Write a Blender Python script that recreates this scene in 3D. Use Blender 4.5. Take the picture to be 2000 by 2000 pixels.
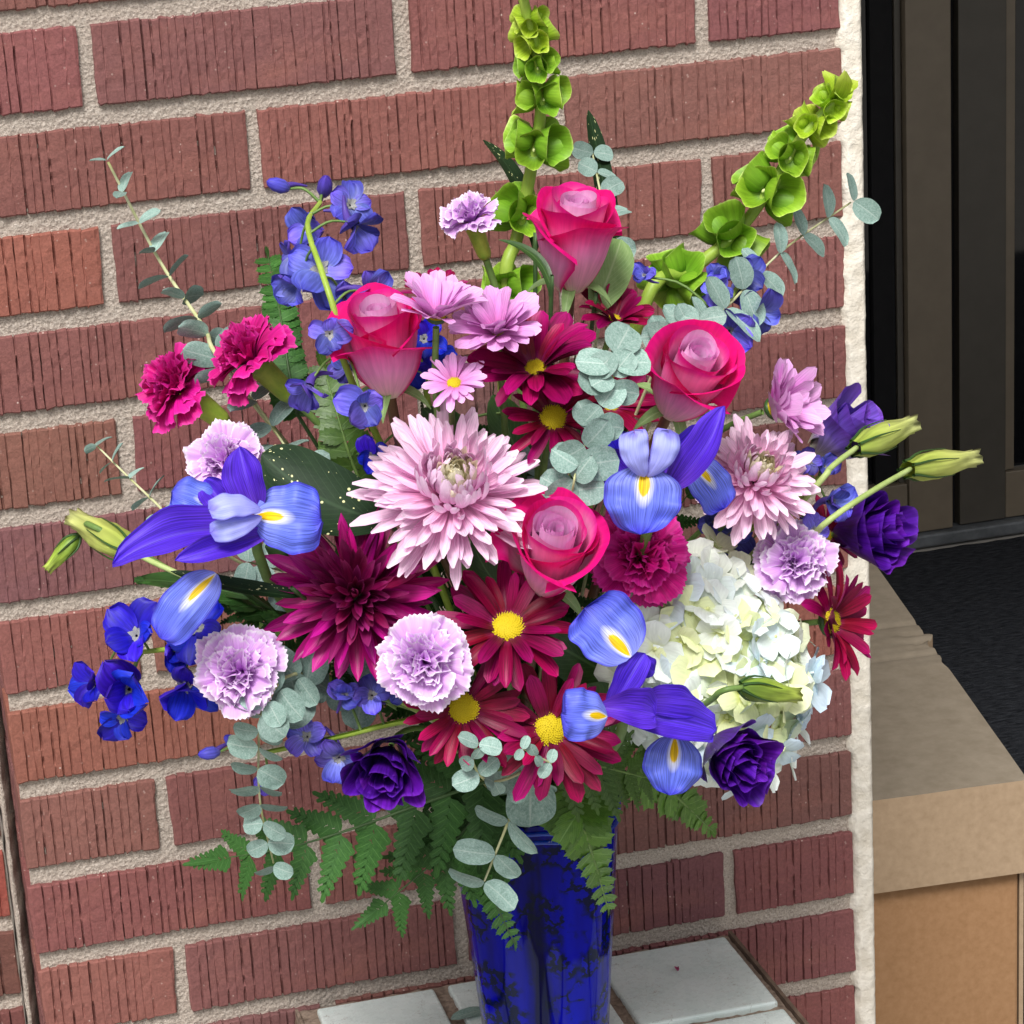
import bpy, math, random
import numpy as np
from mathutils import Vector, Matrix, noise

for o in list(bpy.data.objects):
    bpy.data.objects.remove(o, do_unlink=True)
SC = bpy.context.scene
COL = SC.collection
RAD = math.radians

# ------------------------------------------------------------------ camera
# metres; the brick face is the plane y = 0, its right end x = 0, the entrance floor z = 0
CAM = Vector((-0.6519, -1.4466, 1.2733))
RIGHT = Vector((0.9754, -0.2056, -0.0779)); FWD = Vector((0.1810, 0.9470, -0.2658))
FWD.normalize(); UP = RIGHT.cross(FWD); UP.normalize(); RIGHT = FWD.cross(UP); RIGHT.normalize()
FPX, CX, CY = 4503.151, 618.896, 829.44            # focal length and optical centre for a 2000 px frame
cd = bpy.data.cameras.new('camera'); cam = bpy.data.objects.new('camera', cd); COL.objects.link(cam)
cam.matrix_world = Matrix((( RIGHT.x, UP.x, -FWD.x, CAM.x), (RIGHT.y, UP.y, -FWD.y, CAM.y), (RIGHT.z, UP.z, -FWD.z, CAM.z), (0, 0, 0, 1)))
cd.sensor_width = 36; cd.sensor_height = 36; cd.sensor_fit = 'HORIZONTAL'
cd.lens = FPX / 2000 * 36
cd.shift_x = (1000 - CX) / 2000; cd.shift_y = (CY - 1000) / 2000
cd.clip_start = 0.05; cd.clip_end = 400
SC.camera = cam

# ------------------------------------------------------------------ sky, sun, exposure
SUN_EL, SUN_AZ = RAD(53), RAD(206)      # azimuth from +y clockwise: the light comes from in front of the wall, a little left
wd = bpy.data.worlds.new('World'); SC.world = wd; wd.use_nodes = True
wn = wd.node_tree.nodes; wn.clear()
sk = wn.new('ShaderNodeTexSky'); sk.sky_type = 'NISHITA'; sk.sun_disc = False
sk.sun_elevation = SUN_EL; sk.sun_rotation = SUN_AZ; sk.air_density = 1.0; sk.dust_density = 4.0; sk.ozone_density = 1.0
bg = wn.new('ShaderNodeBackground'); bg.inputs['Strength'].default_value = 0.088
wo = wn.new('ShaderNodeOutputWorld')
hz = wn.new('ShaderNodeHueSaturation'); hz.inputs['Saturation'].default_value = 0.30      # thin bright overcast: a paler sky
wd.node_tree.links.new(sk.outputs[0], hz.inputs['Color']); wd.node_tree.links.new(hz.outputs[0], bg.inputs[0]); wd.node_tree.links.new(bg.outputs[0], wo.inputs[0])
sl = bpy.data.lights.new('sun', 'SUN'); sl.energy = 2.6; sl.angle = RAD(20); sl.color = (1, 0.98, 0.95)
so = bpy.data.objects.new('sun', sl); COL.objects.link(so)
sd = Vector((math.sin(SUN_AZ) * math.cos(SUN_EL), math.cos(SUN_AZ) * math.cos(SUN_EL), math.sin(SUN_EL)))
so.rotation_euler = sd.to_track_quat('Z', 'Y').to_euler(); so.location = (0, -3, 5)
SC.view_settings.view_transform = 'Standard'; SC.view_settings.look = 'None'
SC.view_settings.gamma = 1; SC.view_settings.exposure = 0.52
SC.cycles.max_bounces = 7; SC.cycles.diffuse_bounces = 6; SC.cycles.transparent_max_bounces = 4; SC.cycles.glossy_bounces = 2

# ------------------------------------------------------------------ helpers
K = 2000 / 1932
def at(u, v, y):
    """the point at depth plane y that the photograph shows at (u, v), coordinates of a 1932 px view"""
    d = FWD + RIGHT * ((u * K - CX) / FPX) - UP * ((v * K - CY) / FPX)
    return CAM + d * ((y - CAM.y) / d.y)
def px(p):
    """metres per pixel of the 1932 px view at point p"""
    return (p - CAM).dot(FWD) / FPX * K
def face(ax, ay):
    az = math.sqrt(max(0.0, 1 - ax * ax - ay * ay))
    v = RIGHT * ax + UP * ay - FWD * az
    return v.normalized()
def frame(origin, z, twist=0.0, hint=None):
    z = z.normalized()
    h = hint or UP
    if abs(z.dot(h)) > 0.97: h = RIGHT
    x = h.cross(z).normalized(); y = z.cross(x)
    m = Matrix(((x.x, y.x, z.x, origin.x), (x.y, y.y, z.y, origin.y), (x.z, y.z, z.z, origin.z), (0, 0, 0, 1)))
    return m @ Matrix.Rotation(twist, 4, 'Z')

def mesh_from(name, verts, faces, mat=None, uv=None, smooth=True):
    m = bpy.data.meshes.new(name)
    m.from_pydata([tuple(map(float, v)) for v in verts], [], faces)
    if uv is not None:
        l = m.uv_layers.new(name='UVMap')
        idx = np.empty(len(m.loops), dtype=np.int32); m.loops.foreach_get('vertex_index', idx)
        l.data.foreach_set('uv', np.asarray(uv, dtype=np.float32)[idx].ravel())
    if smooth:
        m.polygons.foreach_set('use_smooth', [True] * len(m.polygons))
    if mat: m.materials.append(mat)
    m.update()
    return m
def grid_faces(nv, nu, wrap=False, off=0):
    f = []
    for j in range(nv - 1):
        for i in range(nu if wrap else nu - 1):
            a = j * nu + i; b = j * nu + (i + 1) % nu
            f.append((off + a, off + b, off + b + nu, off + a + nu))
    return f
def grid_mesh(name, P, mat, wrap=False, uv=None, smooth=True):
    if not wrap and name in ('petal', 'sepal', 'leaf', 'blade') and uv is None: P = P[:, ::-1]      # upper side up
    nv, nu, _ = P.shape
    if uv is None:
        U, V = np.meshgrid(np.linspace(0, 1, nu), np.linspace(0, 1, nv)); uv = np.stack([U, V], -1)
    return mesh_from(name, P.reshape(-1, 3), grid_faces(nv, nu, wrap), mat, uv.reshape(-1, 2), smooth)

class Geo:
    """several pieces of one part collected into one mesh"""
    def __init__(s): s.v = []; s.f = []; s.uv = []
    def add(s, verts, faces, uv=None):
        o = len(s.v); verts = [tuple(v) for v in verts]
        s.v += verts; s.f += [tuple(i + o for i in f) for f in faces]
        s.uv += [tuple(q) for q in uv] if uv is not None else [(0.5, 0.5)] * len(verts)
    def grid(s, P, wrap=False):
        nv, nu, _ = P.shape
        U, V = np.meshgrid(np.linspace(0, 1, nu), np.linspace(0, 1, nv))
        s.add(P.reshape(-1, 3), grid_faces(nv, nu, wrap), np.stack([U, V], -1).reshape(-1, 2))
    def box(s, x0, x1, y0, y1, z0, z1):
        s.add([(x0, y0, z0), (x1, y0, z0), (x1, y1, z0), (x0, y1, z0), (x0, y0, z1), (x1, y0, z1), (x1, y1, z1), (x0, y1, z1)],
              [(0, 3, 2, 1), (4, 5, 6, 7), (0, 1, 5, 4), (1, 2, 6, 5), (2, 3, 7, 6), (3, 0, 4, 7)])
    def mesh(s, name, mat, smooth=True): return mesh_from(name, s.v, s.f, mat, s.uv, smooth)

def obj(name, me, parent=None, M=None, color=None):
    o = bpy.data.objects.new(name, me); COL.objects.link(o)
    if parent is not None: o.parent = parent
    if M is not None: o.matrix_basis = M
    if color is not None: o.color = (*color, 1)
    return o
def tag(o, label, cat, group=None, kind=None):
    if label: o['label'] = label
    if cat: o['category'] = cat
    if group: o['group'] = group
    if kind: o['kind'] = kind
    return o
def thing(name, M, label, cat, group=None):
    o = bpy.data.objects.new(name, None); COL.objects.link(o); o.empty_display_size = 0.02
    o.matrix_basis = M
    return tag(o, label, cat, group)
def bevel(o, w, seg=2):
    b = o.modifiers.new('bevel', 'BEVEL'); b.width = w; b.segments = seg; b.limit_method = 'ANGLE'

def bez(P, n):
    """smooth curve through the points P (Catmull-Rom)"""
    P = [Vector(p) for p in P]
    if len(P) == 2: return [P[0].lerp(P[1], i / (n - 1)) for i in range(n)]
    Q = [P[0] * 2 - P[1]] + P + [P[-1] * 2 - P[-2]]
    out = []
    for i in range(n):
        t = i / (n - 1) * (len(P) - 1); k = min(int(t), len(P) - 2); t -= k
        a, b, c, d = Q[k:k + 4]
        out.append(0.5 * ((2 * b) + (c - a) * t + (2 * a - 5 * b + 4 * c - d) * t * t + (3 * b - a - 3 * c + d) * t ** 3))
    return out
def tube_grid(path, r0, r1, seg=7):
    n = len(path); P = np.zeros((n, seg, 3))
    t = (path[1] - path[0]).normalized(); x = t.orthogonal().normalized()
    for i, p in enumerate(path):
        t = (path[min(i + 1, n - 1)] - path[max(i - 1, 0)]).normalized()
        x = (x - t * x.dot(t)).normalized(); y = t.cross(x)
        r = r0 + (r1 - r0) * i / (n - 1)
        for k in range(seg):
            a = 2 * math.pi * k / seg
            P[i, k] = p + x * (r * math.cos(a)) + y * (r * math.sin(a))
    return P
def lathe(prof, seg=16, f=None):
    """prof: list of (r, z)"""
    P = np.zeros((len(prof), seg, 3))
    for j, (r, z) in enumerate(prof):
        for k in range(seg):
            a = 2 * math.pi * k / seg; rr, zz = (r, z) if f is None else f(r, z, a, j)
            P[j, k] = (rr * math.cos(a), rr * math.sin(a), zz)
    return P
def inst(P, M):
    return (np.c_[P.reshape(-1, 3), np.ones(P.size // 3)] @ np.array(M).T)[:, :3].reshape(P.shape)

# ------------------------------------------------------------------ materials
class NT:
    def __init__(s, name):
        s.m = bpy.data.materials.new(name); s.m.use_nodes = True; s.t = s.m.node_tree; s.t.nodes.clear()
    def n(s, typ, **kw):
        nd = s.t.nodes.new(typ)
        for k, v in kw.items():
            if k.startswith('i_'):
                key = k[2:]; key = int(key) if key.isdigit() else key.replace('_', ' ')
                nd.inputs[key].default_value = v
            else: setattr(nd, k, v)
        return nd
    def l(s, a, b): s.t.links.new(a, b)
    def ramp(s, fac, stops, interp='LINEAR'):
        r = s.n('ShaderNodeValToRGB'); r.color_ramp.interpolation = interp
        e = r.color_ramp.elements
        while len(e) < len(stops): e.new(0.5)
        for q, (p, c) in zip(e, stops):
            q.position = p; q.color = (*c, 1) if len(c) == 3 else c
        s.l(fac, r.inputs[0]); return r.outputs[0]
    def mix(s, fac, a, b, blend='MIX'):
        m = s.n('ShaderNodeMix', data_type='RGBA', blend_type=blend); m.clamp_factor = True
        for sock, val in ((m.inputs[0], fac), (m.inputs[6], a), (m.inputs[7], b)):
            if isinstance(val, (int, float)): sock.default_value = val
            elif isinstance(val, tuple): sock.default_value = (*val, 1) if len(val) == 3 else val
            else: s.l(val, sock)
        return m.outputs[2]
    def math(s, op, a, b=None):
        m = s.n('ShaderNodeMath', operation=op)
        for sock, val in ((m.inputs[0], a), (m.inputs[1], b)):
            if val is None: continue
            if isinstance(val, (int, float)): sock.default_value = val
            else: s.l(val, sock)
        return m.outputs[0]
    def noise(s, vec, scale, detail=3, rough=0.55, **kw):
        nd = s.n('ShaderNodeTexNoise', i_Scale=scale, i_Detail=detail, i_Roughness=rough)
        if vec is not None: s.l(vec, nd.inputs['Vector'])
        return nd.outputs[0]
    def mapped(s, vec, scale, loc=None):
        mp = s.n('ShaderNodeMapping'); mp.inputs['Scale'].default_value = scale
        s.l(vec, mp.inputs[0])
        if loc is not None: s.l(loc, mp.inputs[1])
        return mp.outputs[0]
    def bump(s, h, strength, dist):
        b = s.n('ShaderNodeBump', i_Strength=strength, i_Distance=dist); s.l(h, b.inputs['Height']); return b.outputs[0]
    def out(s, color, rough=0.5, normal=None, trans=0.0, spec=0.5, tcol=None, **kw):
        p = s.n('ShaderNodeBsdfPrincipled')
        if isinstance(color, tuple): p.inputs['Base Color'].default_value = (*color, 1)
        else: s.l(color, p.inputs['Base Color'])
        if isinstance(rough, (int, float)): p.inputs['Roughness'].default_value = rough
        else: s.l(rough, p.inputs['Roughness'])
        p.inputs['Specular IOR Level'].default_value = spec
        for k, v in kw.items(): p.inputs[k.replace('_', ' ')].default_value = v
        if normal is not None: s.l(normal, p.inputs['Normal'])
        o = s.n('ShaderNodeOutputMaterial'); res = p.outputs[0]
        if trans > 0:
            tr = s.n('ShaderNodeBsdfTranslucent'); mx = s.n('ShaderNodeMixShader', i_0=trans)
            c = color if tcol is None else tcol
            if isinstance(c, tuple): tr.inputs[0].default_value = (*c, 1)
            else: s.l(c, tr.inputs[0])
            s.l(res, mx.inputs[1]); s.l(tr.outputs[0], mx.inputs[2]); res = mx.outputs[0]
        s.l(res, o.inputs[0]); return s.m

def petal_mat(name, stops, edge=None, vein=0.25, vscale=26, trans=0.22, rough=0.5, var=0.16, signal=None, spec=0.3, back=None, sheen=0.0, bump=0.25):
    """stops: colours along the petal (0 base, 1 tip); edge: (colour, start, end) across and along the rim"""
    t = NT(name)
    uv = t.n('ShaderNodeTexCoord'); sp = t.n('ShaderNodeSeparateXYZ'); t.l(uv.outputs['UV'], sp.inputs[0])
    oi = t.n('ShaderNodeObjectInfo')
    cmb = t.n('ShaderNodeCombineXYZ'); t.l(t.math('MULTIPLY', oi.outputs['Random'], 37.0), cmb.inputs[0]); t.l(t.math('MULTIPLY', oi.outputs['Random'], 11.0), cmb.inputs[1])
    st = t.noise(t.mapped(uv.outputs['UV'], (vscale, 1.6, 1), cmb.outputs[0]), 1.0, 2)
    bl = t.noise(t.mapped(uv.outputs['UV'], (3, 3, 1), cmb.outputs[0]), 1.0, 2)
    vv = t.math('ADD', sp.outputs[1], t.math('MULTIPLY', t.math('SUBTRACT', bl, 0.5), 0.22))
    c = t.ramp(vv, stops)
    if edge:
        ec, e0, e1 = edge
        au = t.math('ABSOLUTE', t.math('SUBTRACT', t.math('MULTIPLY', sp.outputs[0], 2.0), 1.0))
        d = t.math('MAXIMUM', t.math('POWER', au, 1.6), sp.outputs[1])
        d = t.math('ADD', d, t.math('MULTIPLY', t.math('SUBTRACT', bl, 0.5), 0.18))
        mr = t.n('ShaderNodeMapRange', i_1=e0, i_2=e1); mr.interpolation_type = 'SMOOTHSTEP'; t.l(d, mr.inputs[0])
        c = t.mix(mr.outputs[0], c, ec)
    if signal:
        sc_, s0, s1, w = signal                       # coloured streak up the middle of a fall, with a pale halo
        au = t.math('ABSOLUTE', t.math('SUBTRACT', sp.outputs[0], 0.5))
        dv = t.math('ABSOLUTE', t.math('SUBTRACT', sp.outputs[1], (s0 + s1) / 2))
        q = t.math('ADD', t.math('POWER', t.math('DIVIDE', au, w), 2.0), t.math('POWER', t.math('DIVIDE', dv, (s1 - s0) / 2), 2.0))
        q = t.math('ADD', q, t.math('MULTIPLY', t.math('SUBTRACT', st, 0.5), 0.5))
        h = t.n('ShaderNodeMapRange', i_1=3.4, i_2=0.9); t.l(q, h.inputs[0])
        c = t.mix(h.outputs[0], c, (0.78, 0.80, 0.90))
        y = t.n('ShaderNodeMapRange', i_1=1.15, i_2=0.8); t.l(q, y.inputs[0])
        c = t.mix(y.outputs[0], c, sc_)
    dk = t.n('ShaderNodeMapRange', i_1=0.35, i_2=0.65, i_3=1 - vein, i_4=1.0 + vein * 0.35); t.l(st, dk.inputs[0])
    c = t.mix(1.0, c, dk.outputs[0], 'MULTIPLY')
    hs = t.n('ShaderNodeHueSaturation'); t.l(c, hs.inputs['Color'])
    va = t.n('ShaderNodeMapRange', i_1=0, i_2=1, i_3=1 - var, i_4=1 + var * 0.6); t.l(oi.outputs['Random'], va.inputs[0]); t.l(va.outputs[0], hs.inputs['Value'])
    hu = t.n('ShaderNodeMapRange', i_1=0, i_2=1, i_3=0.5 - var * 0.05, i_4=0.5 + var * 0.05)
    t.l(t.math('FRACT', t.math('MULTIPLY', oi.outputs['Random'], 7.31)), hu.inputs[0]); t.l(hu.outputs[0], hs.inputs['Hue'])
    c = t.mix(1.0, hs.outputs[0], oi.outputs['Color'], 'MULTIPLY')
    if back:
        ge = t.n('ShaderNodeNewGeometry'); c = t.mix(ge.outputs['Backfacing'], c, t.mix(0.6, c, back))
    return t.out(c, rough, t.bump(st, bump, 0.0006), trans * 0.42, spec)

def leaf_mat(name, c0, c1, vein_c=None, trans=0.15, rough=0.45, bloom=0.0, spots=None, spec=0.4, var=0.25):
    t = NT(name)
    tc = t.n('ShaderNodeTexCoord'); sp = t.n('ShaderNodeSeparateXYZ'); t.l(tc.outputs['UV'], sp.inputs[0])
    oi = t.n('ShaderNodeObjectInfo')
    cmb = t.n('ShaderNodeCombineXYZ'); t.l(t.math('MULTIPLY', oi.outputs['Random'], 29.0), cmb.inputs[0])
    n1 = t.noise(t.mapped(tc.outputs['UV'], (4, 4, 1), cmb.outputs[0]), 1.0, 5, 0.65)
    c = t.ramp(n1, [(0.3, c0), (0.7, c1)])
    au = t.math('ABSOLUTE', t.math('SUBTRACT', sp.outputs[0], 0.5))
    if vein_c:
        mid = t.n('ShaderNodeMapRange', i_1=0.035, i_2=0.012); t.l(au, mid.inputs[0])
        wv = t.n('ShaderNodeTexWave', i_Scale=1.0, i_Distortion=1.2, i_Detail=1.5); wv.bands_direction = 'Y'
        sk_ = t.n('ShaderNodeCombineXYZ'); t.l(sp.outputs[0], sk_.inputs[0]); t.l(t.math('MULTIPLY', t.math('SUBTRACT', sp.outputs[1], au), 3.4), sk_.inputs[1])
        t.l(sk_.outputs[0], wv.inputs[0])
        sv = t.n('ShaderNodeMapRange', i_1=0.93, i_2=1.0, i_3=0, i_4=0.5); t.l(wv.outputs[1], sv.inputs[0])
        c = t.mix(t.math('MAXIMUM', mid.outputs[0], sv.outputs[0]), c, vein_c)
    if bloom > 0:
        n2 = t.noise(t.mapped(tc.outputs['UV'], (16, 16, 1), cmb.outputs[0]), 1.0, 6, 0.75)
        b = t.n('ShaderNodeMapRange', i_1=0.45, i_2=0.7, i_3=0, i_4=bloom); t.l(n2, b.inputs[0])
        c = t.mix(b.outputs[0], c, (0.56, 0.68, 0.64))
    if spots:
        vo = t.n('ShaderNodeTexVoronoi', i_Scale=1.0); t.l(t.mapped(tc.outputs['UV'], (10, 20, 1), cmb.outputs[0]), vo.inputs[0])
        n3 = t.noise(t.mapped(tc.outputs['UV'], (3, 5, 1)), 1.0, 2)
        thr = t.n('ShaderNodeMapRange', i_1=0.42, i_2=0.7, i_3=0.03, i_4=0.30); t.l(n3, thr.inputs[0])
        c = t.mix(t.math('LESS_THAN', vo.outputs[0], thr.outputs[0]), c, spots)
    va = t.n('ShaderNodeMapRange', i_1=0, i_2=1, i_3=1 - var, i_4=1 + var * 0.6); t.l(oi.outputs['Random'], va.inputs[0])
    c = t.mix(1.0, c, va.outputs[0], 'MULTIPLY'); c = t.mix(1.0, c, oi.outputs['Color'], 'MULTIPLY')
    return t.out(c, rough, t.bump(n1, 0.3, 0.001), trans * 0.5, spec)

def plain_mat(name, c0, c1, scale=60, rough=0.5, spec=0.4, trans=0.0, bump=0.0, dist=0.001, **kw):
    t = NT(name); tc = t.n('ShaderNodeTexCoord')
    n1 = t.noise(tc.outputs['Object'], scale, 4, 0.6)
    c = t.ramp(n1, [(0.3, c0), (0.7, c1)])
    return t.out(c, rough, t.bump(n1, bump, dist) if bump else None, trans, spec, **kw)

def brick_mat():
    t = NT('fired_brick'); tc = t.n('ShaderNodeTexCoord'); oi = t.n('ShaderNodeObjectInfo')
    w = tc.outputs['Object']
    n1 = t.noise(w, 38, 5, 0.6); n2 = t.noise(w, 420, 4, 0.7); n3 = t.noise(w, 1100, 2, 0.6)
    big = t.noise(t.mapped(w, (14, 14, 30)), 1.0, 3)
    c = t.mix(t.math('MULTIPLY', n1, 0.55), oi.outputs['Color'], (0.155, 0.056, 0.050))
    bm = t.n('ShaderNodeMapRange', i_1=0.5, i_2=0.75, i_3=0, i_4=0.45); t.l(big, bm.inputs[0])
    c = t.mix(bm.outputs[0], c, (0.30, 0.120, 0.092))
    g = t.n('ShaderNodeMapRange', i_1=0.35, i_2=0.7, i_3=0.78, i_4=1.18); t.l(n2, g.inputs[0])
    c = t.mix(1.0, c, g.outputs[0], 'MULTIPLY')
    vo = t.n('ShaderNodeTexVoronoi', i_Scale=210.0); t.l(w, vo.inputs[0])
    spk = t.n('ShaderNodeMapRange', i_1=0.17, i_2=0.10, i_3=0, i_4=1); t.l(vo.outputs[0], spk.inputs[0])
    n4 = t.noise(w, 55, 2)
    sm = t.n('ShaderNodeMapRange', i_1=0.52, i_2=0.66, i_3=0, i_4=0.8); t.l(n4, sm.inputs[0])
    c = t.mix(t.math('MULTIPLY', spk.outputs[0], sm.outputs[0]), c, (0.62, 0.48, 0.42))
    h = t.math('ADD', t.math('MULTIPLY', n2, 0.7), t.math('MULTIPLY', n3, 0.4))
    return t.out(c, 0.82, t.bump(h, 0.55, 0.0012), 0, 0.3)
def mortar_mat(name='sandy_mortar', c0=(0.16, 0.135, 0.12), c1=(0.50, 0.43, 0.365), c2=(0.80, 0.74, 0.67)):
    t = NT(name); tc = t.n('ShaderNodeTexCoord'); w = tc.outputs['Object']
    n1 = t.noise(w, 760, 4, 0.75); n2 = t.noise(w, 9, 3); vo = t.n('ShaderNodeTexVoronoi', i_Scale=330.0); t.l(w, vo.inputs[0])
    c = t.ramp(n1, [(0.30, c0), (0.48, c1), (0.72, c2)])
    c = t.mix(t.math('MULTIPLY', n2, 0.5), c, (0.54, 0.44, 0.36))
    h = t.math('ADD', n1, t.math('MULTIPLY', vo.outputs[0], 0.9))
    return t.out(c, 0.95, t.bump(h, 0.8, 0.0025), 0, 0.2)

M = {}
M['brick'] = brick_mat(); M['mortar'] = mortar_mat()
M['stucco'] = plain_mat('cream_stucco', (0.66, 0.60, 0.50), (0.84, 0.79, 0.70), 70, 0.9, 0.2, 0, 0.9, 0.004)
M['tile'] = plain_mat('glazed_tile', (0.62, 0.71, 0.68), (0.74, 0.82, 0.79), 35, 0.22, 0.5, 0, 0.05, 0.001)
def tile_mat():
    t = NT('glazed_tile'); tc = t.n('ShaderNodeTexCoord'); w = tc.outputs['Object']; oi = t.n('ShaderNodeObjectInfo')
    n1 = t.noise(w, 26, 5, 0.65); n2 = t.noise(w, 150, 4, 0.7)
    c = t.ramp(n1, [(0.3, (0.58, 0.68, 0.65)), (0.7, (0.74, 0.81, 0.785))])
    sm = t.n('ShaderNodeMapRange', i_1=0.60, i_2=0.78, i_3=0, i_4=0.30); t.l(n2, sm.inputs[0]); c = t.mix(sm.outputs[0], c, (0.42, 0.40, 0.34))
    wv = t.n('ShaderNodeTexWave', i_Scale=3.2, i_Distortion=5.0, i_Detail=3.0); wv.inputs['Detail Scale'].default_value = 14; t.l(t.mapped(w, (1.6, 4.5, 1)), wv.inputs[0])
    ck = t.n('ShaderNodeMapRange', i_1=0.9985, i_2=0.9998, i_3=0, i_4=0.55); t.l(wv.outputs[1], ck.inputs[0])
    c = t.mix(t.math('MULTIPLY', ck.outputs[0], t.math('GREATER_THAN', oi.outputs['Random'], 0.35)), c, (0.20, 0.15, 0.11))
    return t.out(c, t.ramp(n2, [(0.3, (0.16, 0.16, 0.16)), (0.7, (0.42, 0.42, 0.42))]), t.bump(n1, 0.12, 0.002), 0, 0.5)
M['tile'] = tile_mat()
M['grout'] = plain_mat('dirty_grout', (0.14, 0.10, 0.075), (0.36, 0.28, 0.22), 220, 0.95, 0.2, 0, 0.6, 0.002)
M['wood'] = plain_mat('weathered_wood', (0.09, 0.06, 0.045), (0.20, 0.14, 0.10), 80, 0.8, 0.3, 0, 0.5, 0.002)
M['stem'] = plain_mat('green_stem', (0.10, 0.19, 0.045), (0.20, 0.32, 0.08), 90, 0.5, 0.4, 0.1)
M['stem_dark'] = plain_mat('dark_stem', (0.03, 0.07, 0.02), (0.06, 0.12, 0.035), 90, 0.5, 0.4)
M['stem_pale'] = plain_mat('pale_green_stem', (0.34, 0.46, 0.13), (0.50, 0.60, 0.24), 60, 0.5, 0.4, 0.1)
M['stem_lime'] = plain_mat('lime_stem', (0.26, 0.40, 0.04), (0.40, 0.54, 0.09), 60, 0.45, 0.4, 0.1)
M['stem_red'] = plain_mat('reddish_rose_stem', (0.13, 0.035, 0.03), (0.17, 0.10, 0.04), 60, 0.45, 0.4)
M['stem_euc'] = plain_mat('eucalyptus_stem', (0.42, 0.44, 0.16), (0.62, 0.62, 0.42), 45, 0.6, 0.3)
M['calyx'] = leaf_mat('carnation_calyx', (0.22, 0.36, 0.035), (0.46, 0.56, 0.08), None, 0.1, 0.4)
M['rose_out'] = petal_mat('rose_outer_petal', [(0, (0.94, 0.78, 0.60)), (0.14, (0.95, 0.54, 0.64)), (0.5, (0.95, 0.34, 0.64)), (0.80, (0.90, 0.12, 0.46)), (1, (0.80, 0.012, 0.27))], edge=((0.80, 0.006, 0.21), 0.62, 0.98), vein=0.14, vscale=18, trans=0.42, rough=0.6, var=0.06, spec=0.2)
M['rose_mid'] = petal_mat('rose_middle_petal', [(0, (0.94, 0.62, 0.64)), (0.4, (0.96, 0.52, 0.78)), (0.85, (0.94, 0.36, 0.70)), (1, (0.86, 0.08, 0.44))], edge=((0.84, 0.02, 0.32), 0.76, 1.0), vein=0.12, vscale=18, trans=0.48, rough=0.6, var=0.06, spec=0.2)
M['rose_in'] = petal_mat('rose_inner_petal', [(0, (0.88, 0.32, 0.60)), (0.5, (0.96, 0.56, 0.84)), (1, (0.96, 0.64, 0.90))], edge=((0.92, 0.36, 0.74), 0.90, 1.05), vein=0.10, vscale=16, trans=0.48, rough=0.6, var=0.06, spec=0.2)
M['carn_lav'] = petal_mat('lavender_carnation_petal', [(0, (0.62, 0.20, 0.76)), (0.5, (0.76, 0.38, 0.86)), (1, (0.82, 0.52, 0.90))], edge=((0.90, 0.78, 0.94), 0.90, 1.0), vein=0.14, vscale=30, trans=0.4, rough=0.6, var=0.10)
M['carn_mag'] = petal_mat('magenta_carnation_petal', [(0, (0.34, 0.0, 0.12)), (0.5, (0.58, 0.003, 0.21)), (1, (0.66, 0.010, 0.27))], edge=((0.72, 0.04, 0.34), 0.92, 1.0), vein=0.25, vscale=30, trans=0.32, rough=0.6, var=0.2)
M['daisy'] = petal_mat('burgundy_daisy_petal', [(0, (0.26, 0.02, 0.12)), (0.25, (0.17, 0.001, 0.028)), (0.7, (0.27, 0.001, 0.060)), (1, (0.38, 0.002, 0.11))], vein=0.42, vscale=12, trans=0.18, rough=0.42, var=0.35, back=(0.42, 0.06, 0.20), spec=0.2)
M['disc'] = plain_mat('yellow_disc', (0.36, 0.27, 0.0), (0.70, 0.56, 0.015), 900, 0.7, 0.3)
M['mum_pink'] = petal_mat('pink_mum_petal', [(0, (0.92, 0.36, 0.62)), (0.45, (0.95, 0.55, 0.78)), (1, (0.96, 0.76, 0.90))], vein=0.24, vscale=12, trans=0.35, rough=0.55, var=0.10, back=(0.90, 0.66, 0.88), spec=0.3)
M['mum_cream'] = petal_mat('cream_mum_petal', [(0, (0.60, 0.60, 0.22)), (0.5, (0.84, 0.78, 0.48)), (1, (0.88, 0.82, 0.64))], vein=0.2, vscale=10, trans=0.25, rough=0.55, var=0.12)
M['mum_burg'] = petal_mat('burgundy_mum_petal', [(0, (0.18, 0.0, 0.055)), (0.45, (0.36, 0.001, 0.14)), (1, (0.50, 0.006, 0.25))], vein=0.35, vscale=12, trans=0.18, rough=0.45, var=0.3, back=(0.55, 0.06, 0.30), spec=0.4)
M['mum_burg_in'] = petal_mat('dark_burgundy_mum_petal', [(0, (0.06, 0.0, 0.015)), (0.6, (0.18, 0.001, 0.055)), (1, (0.36, 0.03, 0.16))], vein=0.3, vscale=10, trans=0.12, rough=0.5, var=0.3)
M['pom_pink'] = petal_mat('orchid_pink_daisy_petal', [(0, (0.72, 0.18, 0.54)), (0.5, (0.80, 0.32, 0.72)), (1, (0.84, 0.46, 0.82))], vein=0.24, vscale=12, trans=0.25, rough=0.5, var=0.16, back=(0.80, 0.52, 0.80), spec=0.35)
M['iris_fall'] = petal_mat('iris_fall', [(0, (0.24, 0.28, 0.86)), (0.5, (0.14, 0.19, 0.82)), (1, (0.11, 0.14, 0.80))], edge=((0.075, 0.065, 0.66), 0.78, 1.02), vein=0.5, vscale=60, trans=0.22, rough=0.5, var=0.06, signal=((0.88, 0.56, 0.0), 0.02, 0.46, 0.080))
M['iris_style'] = petal_mat('iris_style_arm', [(0, (0.32, 0.32, 0.86)), (1, (0.40, 0.46, 0.92))], edge=((0.22, 0.20, 0.74), 0.8, 1.0), vein=0.2, vscale=40, trans=0.25, rough=0.5, var=0.06)
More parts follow.
